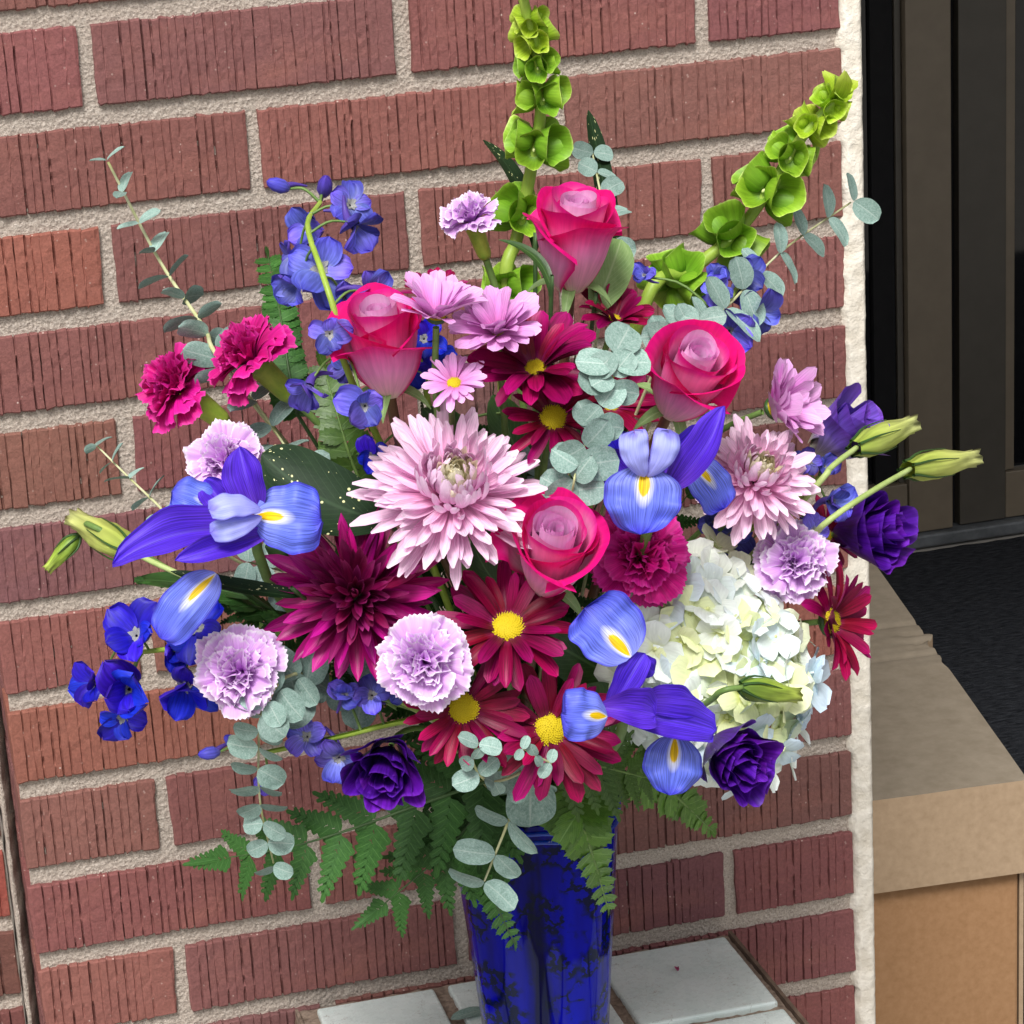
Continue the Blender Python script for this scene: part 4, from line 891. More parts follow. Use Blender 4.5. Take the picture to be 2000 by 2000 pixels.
# ------------------------------------------------------------------ delphiniums
def delph_core(G=None):
    G = Geo()
    G.grid(tube_grid(bez([Vector((0, 0, 0.02)), Vector((0.02, 0, -0.45)), Vector((0.10, 0.25, -0.85)), Vector((0.10, 0.65, -1.05))], 9), 0.20, 0.05, 8), True)
    return G.mesh('floret', M['spur'])
def bee_mesh():
    G = Geo(); r = random.Random(3)
    for i in range(9):
        a = i * 0.7 + r.uniform(-.2, .2); l = r.uniform(0.14, 0.26)
        G.grid(inst(petal_grid(l, 0.12, 0.5, 0.3, 0.9, 0.2, 0.3, 0.1, 3, 0, 4, 4, i), Rz(a) @ T(0.03, 0, 0.02)))
    return G.mesh('eye', M['bee'])
def delphinium(label, pts, florets, mat, vary=1.12, buds=()):
    P = [pt(*q) for q in pts]; root = thing('delphinium', frame(P[-1], (P[-1] - P[-2]).normalized()), label, 'delphinium', 'blue delphinium stalks')
    inv = root.matrix_basis.inverted()
    m = MOUTH + Vector((R0.uniform(-.02, .02), R0.uniform(-.02, .02), 0))
    path = bez([Vector((VX, VY, TZ + 0.03)), m] + [m.lerp(P[0], 0.55) + Vector((0, 0, 0.02))] + P, 30)
    obj('stem', grid_mesh('stem', inst(tube_grid(path, 0.0024, 0.0014, 7), inv), M['stem_lime']), root)
    line = bez(P, 14)
    for (u, v, rad, ax, ay, *add) in florets:
        p = pt(u, v, add[0] if add else 0.012); s = rad * vary * px(p); axis = face(ax, ay)
        f = obj('floret', cached('dcore', delph_core), root, inv @ frame(p, axis, R0.uniform(0, 6)) @ S(s))
        obj('eye', cached('bee', bee_mesh), f, S(1.25))
        el = R0.uniform(0.20, 0.95)
        for q in range(5):
            vr_ = q % 3
            me = cached(('delph', vr_, mat), lambda: grid_mesh('sepal', petal_grid(1.0, 0.92, 0.60, 0.42, 0.45, -0.45, 0.55 - 0.35 * vr_, 0.13, 4, 0, 9, 9, 90 + vr_), M[mat]))
            tint = R0.uniform(0.55, 1.15)
            obj('sepal', me, f, Rz(q * 1.2566 + R0.uniform(-.2, .2)) @ T(0.08, 0, 0) @ Ry(-el + R0.uniform(-.4, .4)) @ Rx(R0.uniform(-.4, .4)) @ S(R0.uniform(0.75, 1.15)), (tint, tint, min(1.2, tint * 1.05)))
        near = min(line, key=lambda q: (q - p).length)
        pp = p - axis * (0.25 * s)
        g = tube_grid(bez([near, near.lerp(pp, 0.5) + Vector((0, 0, 0.15 * (near - pp).length)), pp], 8), 0.0009, 0.0007, 5)
        obj('pedicel', grid_mesh('pedicel', inst(g, inv), M['stem'], True), root)
    for (u, v, rad, ax, ay) in buds:
        p = pt(u, v, 0.012); s = rad * px(p); axis = face(ax, ay)
        b_ = obj('bud', cached('dbud', lambda: grid_mesh('bud', lathe([(0.0, -0.5), (0.22, -0.4), (0.42, 0.0), (0.40, 0.45), (0.22, 0.85), (0.0, 1.0)], 12), M['delph'], True)), root, inv @ frame(p, axis) @ S(s), (0.6, 0.5, 0.8))
        obj('spur', cached('bspur', lambda: grid_mesh('spur', tube_grid(bez([Vector((0, 0.1, -0.2)), Vector((0.0, 0.35, -0.7)), Vector((0, 0.5, -1.5))], 6), 0.22, 0.05, 7), M['spur'], True)), b_)
        near = min(line, key=lambda q: (q - p).length); pp = p - axis * (0.45 * s)
        g = tube_grid(bez([near, near.lerp(pp, 0.5) + Vector((0, 0, 0.2 * (near - pp).length)), pp], 8), 0.0010, 0.0008, 5)
        obj('pedicel', grid_mesh('pedicel', inst(g, inv), M['stem'], True), root)
    return root
delphinium('blue violet delphinium stalk rising at the upper left with pointed buds', [(655, 700, -0.01), (634, 598, 0.02), (606, 510, 0.03), (580, 425, 0.03), (604, 382, 0.02)],
    [(660, 388, 44, 0.4, 0.3), (670, 425, 50, 0.55, -0.45), (585, 432, 46, -0.3, -0.1, 0.0), (556, 480, 38, -0.8, -0.2, 0.0), (604, 508, 62, 0.05, 0.15, 0.004), (562, 535, 40, -0.6, -0.4, 0.0), (692, 552, 46, 0.6, -0.3), (648, 560, 38, 0.2, -0.3, 0.0), (622, 630, 42, 0.1, -0.05, 0.03), (583, 728, 46, -0.3, -0.75), (688, 766, 52, 0.1, 0.1, 0.035), (655, 690, 34, -0.4, 0.1, -0.02)], 'delph', 1.12, [(532, 352, 34, -0.85, 0.25), (612, 358, 36, 0.1, 0.65)])
delphinium('vivid royal blue delphinium spray at the far left', [(560, 1270, 0.0), (430, 1235, 0.0), (330, 1225, 0.0), (270, 1230, 0.0)],
    [(258, 1200, 58, -0.15, 0.35), (244, 1300, 74, -0.05, 0.0, 0.02), (180, 1290, 44, -0.75, 0.05, 0.0), (232, 1350, 46, -0.15, -0.35, 0.01), (348, 1292, 60, 0.05, -0.5), (372, 1186, 58, 0.1, 0.35, 0.0), (330, 1225, 40, 0.0, -0.2, 0.0)], 'delph_vivid')
delphinium('blue delphinium spray beside the hanging eucalyptus at lower left', [(840, 1350, -0.01), (740, 1365, 0.01), (640, 1390, 0.01), (500, 1420, 0.0)],
    [(580, 1390, 44, -0.1, 0.1), (640, 1428, 52, 0.1, -0.5), (650, 1312, 40, 0.0, 0.35), (702, 1312, 42, 0.05, 0.3), (610, 1405, 36, 0.2, -0.6, 0.0), (505, 1470, 26, -0.2, -0.3, 0.0), (760, 1300, 36, 0, 0.1, -0.03)], 'delph', 1.05, [(402, 1420, 30, -0.95, -0.1), (440, 1400, 26, -0.6, 0.5)])
delphinium('dark violet delphinium stalk behind the leaning bells stalk', [(1290, 700, -0.04), (1340, 620, -0.03), (1380, 560, -0.03), (1420, 500, -0.03)],
    [(1400, 520, 40, 0.2, 0.1, -0.03), (1376, 624, 50, -0.05, -0.4, -0.03), (1428, 590, 46, 0.4, -0.3, -0.03), (1350, 556, 34, -0.3, 0.1, -0.03), (1215, 520, 26, -0.5, 0.3, -0.05), (1372, 668, 32, 0.3, -0.6, -0.02), (1350, 530, 30, 0, 0.4, -0.03)], 'delph')
delphinium('small blue delphinium spray between the pale mum and purple lisianthus', [(1400, 1010, -0.04), (1480, 960, -0.02), (1545, 900, -0.01)],
    [(1555, 880, 30, 0.3, 0.2, 0.0), (1566, 945, 42, 0.35, 0.0, 0.0), (1525, 872, 26, 0, 0.3, 0.0), (1536, 1000, 32, 0.1, -0.2, 0.0), (1380, 1010, 42, 0, 0, -0.05), (1350, 985, 36, 0, 0, -0.06)], 'delph')
delphinium('dark blue delphinium deep between the left rose and pink daisies', [(820, 800, -0.06), (800, 700, -0.05), (790, 630, -0.04)],
    [(800, 640, 42, 0, 0.2, -0.03), (770, 690, 40, -0.3, 0, -0.05), (815, 680, 40, 0.2, 0, -0.05), (700, 860, 34, 0, 0, -0.04), (1170, 860, 46, -0.2, 0.2, -0.03), (720, 1240, 50, 0, 0, -0.05)], 'delph_vivid')

# ------------------------------------------------------------------ lisianthus and buds
def lisi_petal(i, n, seed):
    r = random.Random(seed * 60 + i); t = i / (n - 1); R = 0.10 + 0.34 * t; H = 0.95 - 0.10 * t; s = RAD(105 - 40 * t); nu, nv = 21, 13
    ph = [r.uniform(0, 6.28) for _ in range(4)]; P = np.zeros((nv, nu, 3))
    for j in range(nv):
        v = j / (nv - 1)
        for k in range(nu):
            u = -1 + 2 * k / (nu - 1); th = u * s * (0.4 + 0.6 * min(1, v * 1.5))
            w = v ** 1.5 * (math.sin(5 * u + ph[0] + 2 * v) * 0.6 + math.sin(9 * u + ph[1]) * 0.3 + math.sin(2.3 * u + ph[2]) * 0.5)
            rr = R * (0.3 + 0.7 * math.sin(min(1, v * 1.2) * 1.57)) + 0.13 * w * (0.35 + 0.65 * t) + 0.20 * t * max(0, v - 0.6) ** 1.3 * 2.0
            zz = v * H * (1 - 0.14 * abs(u) ** 2.5) + 0.07 * w - 0.20 * t * max(0, v - 0.75)
            P[j, k] = (rr * math.cos(th), rr * math.sin(th), zz)
    return P
def lisianthus(u, v, add, size, ax, ay, mat, label, n=13, sd_=1):
    p = pt(u, v, add); s = size * px(p); axis = face(ax, ay)
    root = thing('lisianthus', frame(p - axis * (0.5 * s), axis, R0.uniform(0, 6)), label, 'lisianthus', 'purple lisianthus blooms')
    for i in range(n):
        me = cached(('lisi', i, n, sd_, mat), lambda: grid_mesh('petal', lisi_petal(i, n, sd_), M[mat]))
        obj('petal', me, root, Rz(i * 2.39996 + R0.uniform(-.3, .3)) @ Ry(R0.uniform(-0.10, 0.12)) @ S(s * R0.uniform(0.92, 1.08)))
    for i in range(5):
        me = cached('lsep', lambda: grid_mesh('sepal', petal_grid(0.5, 0.06, 0.3, 0.8, 0.9, 1.3, 0.2, 0, 3, 0, 3, 6, 2), M['leaf']))
        obj('sepal', me, root, Rz(i * 1.2566) @ T(0.06 * s, 0, -0.02 * s) @ S(s))
    add_stem(root, M['stem'], 0.0016, 0.002, (0, 0, 0))
    return root
lisianthus(1640, 1002, 0.0, 146, 0.62, 0.10, 'lisi', 'deep purple lisianthus at the right edge before the dark door', 14, 1)
lisianthus(1592, 812, -0.02, 150, 0.62, 0.45, 'lisi_pale', 'half closed lilac lisianthus at the upper right over the stucco edge', 8, 2)
lisianthus(730, 1448, 0.04, 146, -0.10, -0.30, 'lisi', 'deep purple lisianthus low on the left above the fern', 14, 3)
lisianthus(1388, 1432, 0.065, 146, 0.35, -0.25, 'lisi', 'deep purple lisianthus under the hydrangea', 14, 4)
def bud(base, tip, width, add, mat, label, stem_mat='stem_pale', via=None):
    a = pt(*base, add); b_ = pt(*tip, add); ax = (b_ - a); L = ax.length; w = width * px(a) / 2 / L
    root = thing('lisianthus_bud', frame(a, ax), label, 'flower bud', 'green lisianthus buds')
    def f(r_, z, an, j): return r_ * (1 + 0.13 * math.cos(5 * (an + z * 1.6)) * (0.3 + z)) * (1 + 0.10 * math.sin(3 * an + 9 * z) * z), z + (0.03 * math.sin(7 * an) if z > 0.97 else 0)
    prof_ = [(0.05, 0.0), (w * 0.6, 0.06), (w * 0.95, 0.2), (w, 0.38), (w * 0.92, 0.55), (w * 0.75, 0.72), (w * 0.60, 0.88), (w * 0.66, 0.99), (w * 0.35, 0.97), (0.01, 0.9)]
    P = lathe(prof_, 30, f)
    obj('petals', grid_mesh('petals', P, M[mat], True), root, S(L))
    for i in range(5):
        pts_ = [Vector((math.cos(i * 1.2566 + z * 0.5) * r_ * 1.08, math.sin(i * 1.2566 + z * 0.5) * r_ * 1.08, z)) * L for r_, z in ((0.05, -0.01), (w * 0.62, 0.06), (w * 0.98, 0.2), (w * 1.03, 0.38), (w * 0.97, 0.56))]
        obj('sepal', grid_mesh('sepal', tube_grid(bez(pts_, 8), 0.0011, 0.0002, 5), M['leaf'], True), root)
    if via:
        pth = bez([a + ax * 0.04] + [pt(*q) for q in via] + [MOUTH], 18)
        obj('stem', grid_mesh('stem', inst(tube_grid(pth, 0.0016, 0.0020, 7), root.matrix_basis.inverted()), M[stem_mat], True), root)
    else: add_stem(root, M[stem_mat], 0.0016, 0.002, (0, 0, 0.02 * L))
    return root
bud((1612, 846), (1722, 800), 56, 0.02, 'bud', 'upper of two long green buds reaching right past the stucco', via=[(1565, 885, 0.02), (1500, 960, 0.0)])
bud((1712, 886), (1840, 864), 54, 0.03, 'bud', 'lower of two long green buds, reaching farthest right', via=[(1640, 930, 0.03), (1560, 985, 0.02), (1480, 1060, -0.02)])
bud((252, 1042), (138, 978), 60, 0.0, 'bud', 'plump green bud at the far left under the thin eucalyptus')
bud((148, 1012), (88, 1076), 32, 0.0, 'bud_green', 'small green bud farthest left', 'stem', via=[(165, 1000, 0.0), (260, 1040, -0.02)])
bud((1398, 1296), (1505, 1312), 46, 0.06, 'bud_green', 'green bud lying in front of the hydrangea', 'stem', via=[(1360, 1305, 0.055), (1300, 1345, 0.02)])

# ------------------------------------------------------------------ bells of Ireland
def bell_mesh(seed, mat):
    r = random.Random(seed); ph = r.uniform(0, 6.28)
    prof_ = [(0.05, 0.0), (0.20, 0.03), (0.33, 0.12), (0.43, 0.30), (0.49, 0.52), (0.53, 0.74), (0.57, 0.90), (0.61, 0.98)]
    def f(r_, z, a, j):
        k = z ** 2
        return r_ * (1 + k * (0.05 * math.cos(5 * a + ph) + 0.07 * math.sin(3 * a + ph * 2))) * (1 + 0.10 * math.cos(2 * a)), z + k * (0.03 * math.cos(5 * a + ph) + 0.12 * math.sin(2 * a + ph))
    return grid_mesh('bell', lathe(prof_, 22, f), M[mat], True)
def bells(label, pts, whorls):
    P = [at(*q) for q in pts]; root = thing('bells_of_ireland', frame(P[0], (P[1] - P[0]).normalized()), label, 'flower stalk', 'bells of Ireland stalks')
    inv = root.matrix_basis.inverted()
    path = bez([Vector((VX, VY, TZ + 0.03)), MOUTH + Vector((0.01, 0.02, 0)), MOUTH.lerp(P[0], 0.5) + Vector((0, 0.02, 0))] + P, 44)
    obj('stem', grid_mesh('stem', inst(tube_grid(path, 0.0048, 0.0030, 10), inv), M['stem_lime'], True), root)
    line = bez(P, 60)
    for w_, (u, v, size, n, up, tipk) in enumerate(whorls):
        c0 = at(u, v, -0.14); i = min(range(60), key=lambda q: (line[q] - c0).length); c = line[i]
        t = (line[min(i + 1, 59)] - line[max(i - 1, 0)]).normalized(); f = frame(c, t); cv = f.to_3x3().inverted() @ (CAM - c); a0 = math.atan2(cv.y, cv.x) + (0.32 if w_ % 2 else -0.28); s = size * px(c) * (0.88 if not tipk else 1.05)
        for k in range(n):
            a = a0 + 6.283 * k / n + R0.uniform(-.2, .2); rd = (f.to_3x3() @ Vector((math.cos(a), math.sin(a), 0)))
            ax = (rd + t * (up * 0.25 - 0.02 + R0.uniform(-.12, .12))).normalized(); sz = s * R0.uniform(0.85, 1.12)
            mt = 'bell_tip' if tipk else 'bell'
            me = cached(('bell', k % 4, mt), lambda: bell_mesh(k % 4, mt))
            b_ = obj('bell', me, root, inv @ frame(c + rd * 0.002 + t * ((k % 2) * 0.24 - 0.10 + R0.uniform(-.08, .08)) * s, ax, R0.uniform(-.3, .3), t) @ Matrix.Diagonal((sz * 0.72, sz * 1.02, sz * 0.72, 1)))
            if not tipk: obj('seed_knob', cached('knob', lambda: grid_mesh('seed_knob', lathe([(0.0, 0.16), (0.05, 0.17), (0.065, 0.22), (0.05, 0.27), (0.0, 0.285)], 10), M['nut'], True)), b_)
    for k in range(7):                                                # young leafy tip
        g = strip(line[-1], line[-1] + (line[-1] - line[-4]).normalized() * 0.010 + Vector((R0.uniform(-.016, .016), R0.uniform(-.016, .010), R0.uniform(-.004, .016))), 0.012, face(R0.uniform(-.5, .5), 0.4), 0.5, 0.5, 0.1, 0.3, 0.1, nu=5, nv=8, seed=k, teeth=0.05)
        obj('leaf', grid_mesh('leaf', inst(g, inv), M['bell_tip']), root)
    return root
bells('upright lime green bells of Ireland stalk rising above the rose', [(952, 560, -0.155), (975, 450, -0.15), (1000, 330, -0.15), (1020, 210, -0.155), (1010, 90, -0.16), (985, -10, -0.165)],
    [(950, 540, 72, 5, 0.55, 0), (992, 405, 82, 6, 0.75, 0), (1014, 262, 76, 6, 0.60, 0), (1022, 165, 62, 6, 0.55, 0), (1014, 100, 50, 6, 0.5, 0), (1002, 48, 42, 5, 0.6, 1), (992, 15, 34, 5, 0.7, 1)])
bells('lime green bells of Ireland stalk leaning to the upper right', [(1215, 575, -0.165), (1300, 512, -0.15), (1390, 438, -0.145), (1455, 352, -0.15), (1505, 270, -0.155), (1572, 190, -0.16)],
    [(1250, 552, 82, 6, 0.45, 0), (1378, 448, 84, 6, 0.45, 0), (1450, 362, 78, 6, 0.5, 0), (1495, 290, 66, 6, 0.5, 0), (1530, 235, 46, 5, 0.6, 1), (1568, 200, 40, 5, 0.6, 1)])

# ------------------------------------------------------------------ eucalyptus
def euc_leaf(seed):
    return strip(Vector((0, 0, 0)), Vector((1, 0, 0)), 0.92 + 0.08 * (seed % 3), Vector((0, 0, 1)), 0.45, 0.42, 0.05, 0.12, 0.05, 0.03 * (seed % 2), 9, 13, seed, rk=3)
def eucalyptus(label, pts, pairs, big, small, facing=0.6, wide=1.0, to_vase=True, r0=0.0014, start=0.06, tipleaf=True):
    P = [pt(*q) for q in pts]; root = thing('eucalyptus_sprig', frame(P[0], (P[1] - P[0]).normalized()), label, 'eucalyptus', 'silver eucalyptus sprigs')
    inv = root.matrix_basis.inverted(); n = 50; line = bez(P, n)
    pa = line if not to_vase else bez([MOUTH + Vector((R0.uniform(-.03, .03), R0.uniform(-.02, .02), -0.02)), MOUTH.lerp(P[0], 0.55) + Vector((0, 0.01, 0.01))] + P, 40)
    obj('stem', grid_mesh('stem', inst(tube_grid(pa, r0 * 0.85, r0 * 0.40, 6), inv), M['stem_euc'], True), root)
    for k in range(pairs):
        t = start + (1 - start) * k / max(1, pairs - 1); i = min(n - 1, int(t * (n - 1))); c = line[i]
        d = (line[min(i + 1, n - 1)] - line[max(i - 1, 0)]).normalized(); sz = (big + (small - big) * t) * px(c)
        v = -FWD; sidev = d.cross(v).normalized()
        base = sidev if k % 2 == 0 else (sidev * 0.45 + d.cross(sidev) * 0.9).normalized()
        base = (sidev * facing + base * (1 - facing)).normalized()
        if facing > 0.7 and k % 2: base = (sidev * 0.45 + d * 0.9).normalized()
        rot = R0.uniform(-0.35, 0.35)
        for sg in (-1, 1):
            out = (base * sg + d * R0.uniform(0.0, 0.45) + Vector((R0.uniform(-.2, .2), R0.uniform(-.2, .2), R0.uniform(-.2, .2)))).normalized()
            nr = (d * (1 - facing) + v * facing + sidev * R0.uniform(-.55, .55) + UP * R0.uniform(-.5, .5)).normalized()
            y = nr.cross(out).normalized(); z = out.cross(y)
            mt = Matrix(((out.x, y.x, z.x, c.x), (out.y, y.y, z.y, c.y), (out.z, y.z, z.z, c.z), (0, 0, 0, 1)))
            me = cached(('euc', (k + sg) % 4), lambda: grid_mesh('leaf', euc_leaf((k + sg) % 4), M['euc']))
            q = sz * R0.uniform(0.70, 1.10); g_ = R0.uniform(0.72, 1.12)
            mt.translation = c + v * (0.0012 + 0.0008 * k % 2) + out * (q * 0.02)
            obj('leaf', me, root, inv @ mt @ Matrix.Diagonal((q, q * wide, q, 1)), (g_, g_, g_))
    return root
eucalyptus('long thin eucalyptus sprig standing alone against the brick at upper left', [(430, 700, -0.02), (385, 618, -0.02), (300, 490, -0.02), (204, 306, -0.02)], 11, 84, 44, 0.10, 0.66, start=0.0, r0=0.0022)
eucalyptus('short eucalyptus sprig left of the left iris', [(345, 1000, -0.01), (300, 955, 0.0), (235, 893, 0.0), (180, 838, 0.0)], 6, 66, 34, 0.40, 0.8)
eucalyptus('eucalyptus sprig leaning right below the leaning bells stalk', [(1290, 665, -0.02), (1380, 570, -0.02), (1480, 470, -0.02), (1605, 382, -0.02)], 9, 96, 56, 0.62, 0.75)
eucalyptus('broad round leaved eucalyptus sprig in front of the upper burgundy daisies', [(1078, 935, 0.035), (1088, 885, 0.04), (1122, 790, 0.045), (1150, 715, 0.05), (1156, 668, 0.05)], 10, 78, 64, 0.85, 1.0, r0=0.0009)
eucalyptus('eucalyptus sprig hanging down at the lower left over the fern', [(575, 1270, 0.0), (500, 1330, 0.04), (488, 1420, 0.03), (492, 1520, 0.03), (516, 1628, 0.03)], 12, 78, 46, 0.66, 0.9)
eucalyptus('small eucalyptus sprig with tiny buds above the vase rim', [(985, 1455, 0.03), (925, 1475, 0.05), (893, 1440, 0.06), (902, 1402, 0.06)], 5, 60, 42, 0.8, 0.8)
eucalyptus('eucalyptus sprig hanging in front of the blue vase', [(985, 1460, 0.02), (962, 1540, 0.02), (935, 1610, 0.02), (914, 1662, 0.02)], 4, 80, 74, 0.66, 0.68)
eucalyptus('tiny eucalyptus sprig lying on the lowest daisy', [(1040, 1440, 0.075), (1010, 1425, 0.08), (985, 1412, 0.08)], 3, 36, 28, 0.75, 0.75, to_vase=False, r0=0.0008)
eucalyptus('eucalyptus tip showing above the highest rose', [(1150, 480, -0.06), (1140, 400, -0.06), (1128, 340, -0.06), (1118, 290, -0.06)], 5, 56, 44, 0.68, 0.9)
eucalyptus('round leaved eucalyptus cluster above the upper right rose', [(1250, 660, 0.0), (1285, 620, 0.01), (1318, 605, 0.02)], 4, 66, 56, 0.75, 0.9)
eucalyptus('dim eucalyptus sprig behind the left magenta carnations', [(580, 900, -0.04), (530, 830, -0.04), (480, 755, -0.03)], 4, 70, 60, 0.45, 0.75)
eucalyptus('eucalyptus leaves in shade under the left iris', [(660, 1170, -0.05), (560, 1090, -0.04), (470, 1060, -0.03)], 5, 84, 70, 0.7, 0.9)
eucalyptus('eucalyptus leaves in shade beside the low lavender carnation', [(690, 1300, -0.03), (600, 1300, -0.005), (545, 1265, 0.005)], 4, 96, 84, 0.85, 0.95)
eucalyptus('eucalyptus leaves in shade right of the pale pink mum', [(1020, 1050, -0.07), (1040, 990, -0.06), (1010, 900, -0.06)], 4, 90, 80, 0.75, 0.9)

# ------------------------------------------------------------------ ferns
def leaflet(G, base, d, L, w, nrm, seed=0, n=7):
    sdv = nrm.cross(d).normalized(); r = random.Random(seed); prev = None; L_ = []; R_ = []; C_ = []
    for j in range(n):
        v = j / (n - 1); ww = w / 2 * ((v + 0.03) ** 0.45 * (1.001 - v) ** 0.55) / 0.50 * (1.10 if j % 2 else 0.86)
        te = (0.20 if j % 2 else -0.10) * w
        c = base + d * (L * v) + nrm * (-0.10 * L * v * v)
        C_.append(c); L_.append(c + sdv * ww + d * te * 0.8 + nrm * 0.10 * ww); R_.append(c - sdv * ww + d * te * 0.8 + nrm * 0.10 * ww)
    vs_ = []; uv = []
    for j in range(n):
        vs_ += [L_[j], C_[j], R_[j]]; uv += [(0, j / (n - 1)), (0.5, j / (n - 1)), (1, j / (n - 1))]
    G.add([tuple(q) for q in vs_], [f for j in range(n - 1) for f in ((j * 3, j * 3 + 1, j * 3 + 4, j * 3 + 3), (j * 3 + 1, j * 3 + 2, j * 3 + 5, j * 3 + 4))], uv)
def pinna_mesh(seed, mat, compound=True):
    """a pinna of unit length along +x: separate leaflets near its base running together into a toothed tip"""
    G = Geo(); r = random.Random(seed); X = Vector((1, 0, 0)); Y = Vector((0, 1, 0)); Z = Vector((0, 0, 1))
    if compound:
        n = 7
        for i in range(n):
            t = 0.05 + 0.80 * i / n; l = 0.23 * (1 - t) ** 0.7 + 0.045; a = RAD(54 - 16 * t)
            for sg in (-1, 1):
                d = (X * math.cos(a) + Y * sg * math.sin(a)).normalized(); tt = t + (0.03 if sg > 0 else 0)
                leaflet(G, X * tt + Z * (-0.12 * tt * tt), d, l * r.uniform(0.9, 1.1), l * 0.50, Z, seed + i, 7)
        leaflet(G, X * 0.30 + Z * -0.01, (X - Z * 0.12).normalized(), 0.70, 0.11, Z, seed, 13)
    else: leaflet(G, Vector((0, 0, 0)), X, 1.0, 0.66, Z, seed, 11)
    return G.mesh('pinna', M[mat])
def fern(label, pts, n, big, small, mat='fern', compound=True, facing=0.8, droop=0.0, group='fern fronds', tilt=62, tint=1.0, shape=0.35, name='fern_frond', nrm=None, world=None):
    P = world or [pt(*q) for q in pts]; root = thing(name, frame(P[0], (P[1] - P[0]).normalized()), label, 'fern', group)
    inv = root.matrix_basis.inverted(); m = 60; line = bez(P, m)
    obj('rachis', grid_mesh('rachis', inst(tube_grid(([MOUTH.lerp(P[0], 0.1), MOUTH.lerp(P[0], 0.6)] if not world else []) + line, 0.0012, 0.0004, 6), inv), M['stem_dark'] if mat == 'fern' else M['stem'], True), root)
    for k in range(n):
        t = (k + 0.3) / n; i = min(m - 1, int(t * (m - 1))); c = line[i]; d = (line[min(i + 1, m - 1)] - line[max(i - 1, 0)]).normalized()
        v = nrm or (-FWD * facing + UP * (1 - facing)); sd_ = d.cross(v).normalized(); up_ = sd_.cross(d)
        ln = (small + (big - small) * ((1 - t) ** (0.8 if compound else 1.0)) * min(1, (t + (0.25 if compound else 0.6)) / shape if shape > 0.25 else 1)) * px(c)
        for sg in (-1, 1):
            a = RAD(tilt - 18 * t) + R0.uniform(-.1, .1); out = (d * math.cos(a) + sd_ * sg * math.sin(a) - Vector((0, 0, droop)) + up_ * R0.uniform(-.18, .18)).normalized()
            y = up_.cross(out).normalized(); z = out.cross(y)
            mt = Matrix(((out.x, y.x, z.x, c.x), (out.y, y.y, z.y, c.y), (out.z, y.z, z.z, c.z), (0, 0, 0, 1)))
            cq = (k < n * 0.45) if compound == 'mix' else compound
            me = cached(('pinna', k % 3, mat, cq), lambda: pinna_mesh(k % 3, mat, cq))
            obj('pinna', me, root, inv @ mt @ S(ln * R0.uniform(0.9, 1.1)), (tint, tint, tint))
    compound = compound is True
    obj('pinna', cached(('pinna', 0, mat, compound), lambda: pinna_mesh(0, mat, compound)), root, inv @ frame(line[-2], line[-1] - line[-4]) @ Ry(-math.pi / 2) @ S(small * 1.2 * px(line[-1])), (tint, tint, tint))
    return root
fern('broad dark fern frond spreading left below the flowers', [(930, 1470, -0.03), (800, 1515, -0.02), (660, 1565, -0.01), (540, 1600, 0.0), (430, 1618, 0.0)], 8, 175, 95, droop=0.30)
fern('dark fern frond hanging left of the blue vase', [(920, 1500, -0.03), (880, 1560, -0.02), (820, 1625, -0.01), (725, 1705, 0.0)], 7, 165, 75, droop=0.15)
fern('grey green fern tip hanging over the front of the vase', [(905, 1570, -0.02), (915, 1640, -0.01), (938, 1710, 0.0), (972, 1782, 0.0)], 15, 62, 20, tint=1.9, compound=False, tilt=58)
fern('bright green fern tip draped over the right of the vase', [(1075, 1495, -0.02), (1100, 1560, 0.0), (1126, 1640, 0.0), (1148, 1718, 0.0)], 15, 78, 20, 'fern_light', compound=False, tilt=60)
fern('light green fern tip pointing down right below the low iris', [(1190, 1440, -0.03), (1260, 1490, -0.03), (1305, 1530, -0.03), (1344, 1568, -0.03)], 14, 70, 20, 'fern_light', compound=False)
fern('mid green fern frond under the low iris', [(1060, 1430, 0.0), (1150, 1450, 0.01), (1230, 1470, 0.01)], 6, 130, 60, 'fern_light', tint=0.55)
fern('dark fern frond reaching left behind the vivid blue delphinium', [(640, 1200, -0.05), (520, 1160, -0.03), (400, 1115, -0.02), (265, 1095, -0.02)], 12, 82, 20, compound=False, facing=0.35, tilt=38, tint=1.1)
fern('dark fern frond left of the burgundy mum', [(680, 1230, -0.05), (560, 1200, -0.02), (440, 1150, -0.02)], 8, 120, 50, facing=0.5, tint=0.9)
fern('narrow upright fern beside the magenta carnation', [(560, 780, -0.06), (545, 700, -0.06), (528, 590, -0.06), (506, 484, -0.06)], 32, 46, 30, 'fern', False, 0.95, 0, tilt=80, tint=1.25, shape=0, name='sword_fern')
fern('green fern frond between the left rose and iris', [(700, 960, -0.06), (660, 860, -0.05), (630, 760, -0.05), (610, 690, -0.05)], 12, 70, 30, 'fern_light', False, 0.8, tint=0.6, tilt=75)
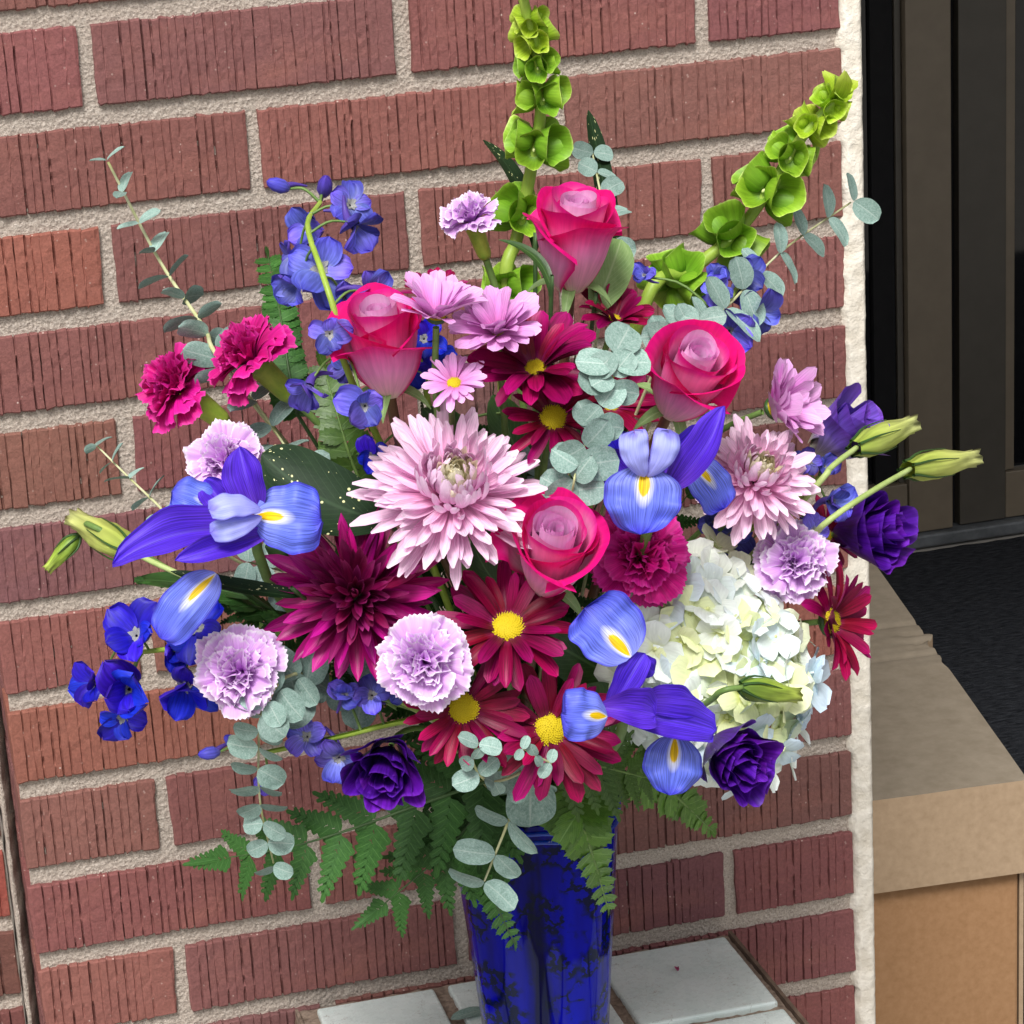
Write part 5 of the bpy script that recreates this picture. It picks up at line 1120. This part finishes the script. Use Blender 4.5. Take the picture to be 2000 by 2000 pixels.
# fronds tucked deep in the bouquet; the gaps' shade is put into a darker tint
DEEP = [(760, 900, 'behind the left edge of the large pale pink mum'), (900, 800, 'below the small orchid pink daisy'), (1030, 880, 'right of the large pale pink mum'),
    (1170, 830, 'left of the upper right rose'), (1300, 930, 'under the upper right iris'), (1400, 1080, 'above the hydrangea head'), (1090, 1100, 'under the middle rose'),
    (900, 1080, 'below the large pale pink mum'), (760, 1050, 'above the burgundy mum on its right'), (600, 1000, 'under the large speckled leaf'), (620, 1260, 'below the burgundy mum on its left'),
    (820, 1180, 'behind the pale edged carnation'), (960, 1290, 'between the three lower daisies'), (1130, 1250, 'left of the low iris'), (1280, 1180, 'behind the left side of the hydrangea'),
    (1440, 1000, 'below the smaller pale mum'), (700, 800, 'below the left rose'), (1240, 1060, 'behind the magenta carnation in the middle'), (560, 1140, 'left of the burgundy mum'), (1000, 1180, 'behind the daisy under the middle rose'),
    (930, 740, 'below the full orchid pink daisy'), (800, 790, 'right of the left rose stem'), (1090, 640, 'under the highest rose'), (980, 850, 'behind the top of the pink mum')]
for k, (u, v, where) in enumerate(DEEP):
    tip = at(u, v, depth(u, v) + 0.075)
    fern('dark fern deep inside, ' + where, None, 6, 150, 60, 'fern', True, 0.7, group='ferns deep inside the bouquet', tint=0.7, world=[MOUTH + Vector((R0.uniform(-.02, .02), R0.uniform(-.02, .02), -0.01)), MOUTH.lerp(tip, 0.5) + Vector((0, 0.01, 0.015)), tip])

# ------------------------------------------------------------------ broad leaves
def big_leaf(label, a, b_, width, mat, n=(0, 0.2), name='leaf_blade', cat='leaf', **kw):
    A, B = pt(*a), pt(*b_); root = thing(name, frame(A, B - A), label, cat, 'broad leaves'); inv = root.matrix_basis.inverted()
    g = strip(A, B, width * px(A), face(*n), nu=11, nv=21, **kw)
    obj('blade', grid_mesh('blade', inst(g, inv), M[mat]), root)
    pth = bez([B.lerp(A, 0.98), A, MOUTH.lerp(A, 0.5), MOUTH], 14)
    obj('stalk', grid_mesh('stalk', inst(tube_grid(pth, 0.0011, 0.0016, 6), inv), M['stem_dark'], True), root)
    return root
lf = dict(p=0.6, q=0.55, arch=0.05, cup=0.25, ruffle=0.03)
big_leaf('large dark green leaf with yellow speckles right of the left iris', (738, 985, 0.0), (494, 856, 0.005), 142, 'leaf_dark', (0.1, 0.3), bend=0.10, **lf)
big_leaf('narrow dark speckled leaf arching over the iris at the left', (570, 1125, 0.02), (322, 1078, 0.045), 40, 'leaf_dark', (0.1, 0.75), bend=0.09, p=0.4, q=0.6, arch=0.05, cup=0.4)
big_leaf('dark leaf tip left of the upright bells stalk', (1010, 480, -0.08), (912, 264, -0.08), 40, 'leaf_dark', (0.3, 0.2), bend=-0.05, **lf)
big_leaf('tall narrow speckled leaf behind the highest rose', (1165, 620, -0.09), (1110, 208, -0.09), 44, 'leaf_dark', (0.2, 0.1), **lf)
big_leaf('pale green leaf right of the highest rose', (1120, 590, -0.03), (1172, 452, -0.03), 80, 'leaf_pale', (0.2, 0.2), **lf)
big_leaf('green leaf right of the left iris under the speckled leaf', (650, 1080, -0.02), (500, 1030, 0.0), 74, 'leaf', (0.1, 0.4), **lf)
big_leaf('small green leaf blade pointing left above the vivid blue delphinium', (480, 1130, -0.02), (255, 1094, -0.02), 44, 'leaf', (0.1, 0.6), **lf)
big_leaf('thin dark leaf curling left under the highest rose', (1040, 560, 0.0), (940, 452, 0.0), 26, 'leaf', (0.3, 0.5), bend=-0.2, p=0.4, q=0.6, arch=0.05, cup=0.3)
big_leaf('dark leaf between the left rose and the pale pink mum', (900, 900, -0.06), (800, 770, -0.05), 90, 'leaf', (0.1, 0.3), **lf)
big_leaf('dark leaf under the small orchid pink daisy', (990, 900, -0.06), (930, 745, -0.05), 80, 'leaf', (0.1, 0.3), **lf)
big_leaf('dark leaf below the pale pink mum', (960, 1120, -0.03), (890, 1020, -0.02), 70, 'leaf', (0.1, 0.4), bend=0.1, **lf)
big_leaf('dark leaf under the hydrangea', (1150, 1380, -0.02), (1110, 1290, -0.02), 90, 'leaf', (0.1, 0.4), **lf)
big_leaf('grey green leaf below the lowest daisy over the vase rim', (1000, 1450, 0.02), (1000, 1560, 0.025), 96, 'euc', (0.0, 0.1), **lf)

# ------------------------------------------------------------------ small things on the table
p = at(887, 1914, -0.1); d = (p - CAM).normalized(); q = CAM + d * ((TZ + 0.0012 - CAM.z) / d.z)
g = strip(q - Vector((0.014, 0.002, 0)), q + Vector((0.012, 0.003, 0)), 0.013, Vector((0, 0, 1)), 0.45, 0.4, 0.03, 0.1, nu=7, nv=9)
tag(obj('fallen_leaf', grid_mesh('fallen_leaf', g, M['euc'])), 'fallen grey green leaf lying on the tile left of the vase', 'leaf')
p = at(1279, 1832, -0.1); d = (p - CAM).normalized(); q = CAM + d * ((TZ + 0.0012 - CAM.z) / d.z)
g = strip(q, q + Vector((0.0015, 0.0052, 0)), 0.0032, Vector((0, 0, 1)), 0.25, 0.5, 0.12, 0.9, 0.0, 0.12, nu=5, nv=8, outline=0.2)
tag(obj('petal_scrap', grid_mesh('petal_scrap', g, M['daisy'])), 'tiny dark red petal scrap on the tile right of the vase', 'petal')
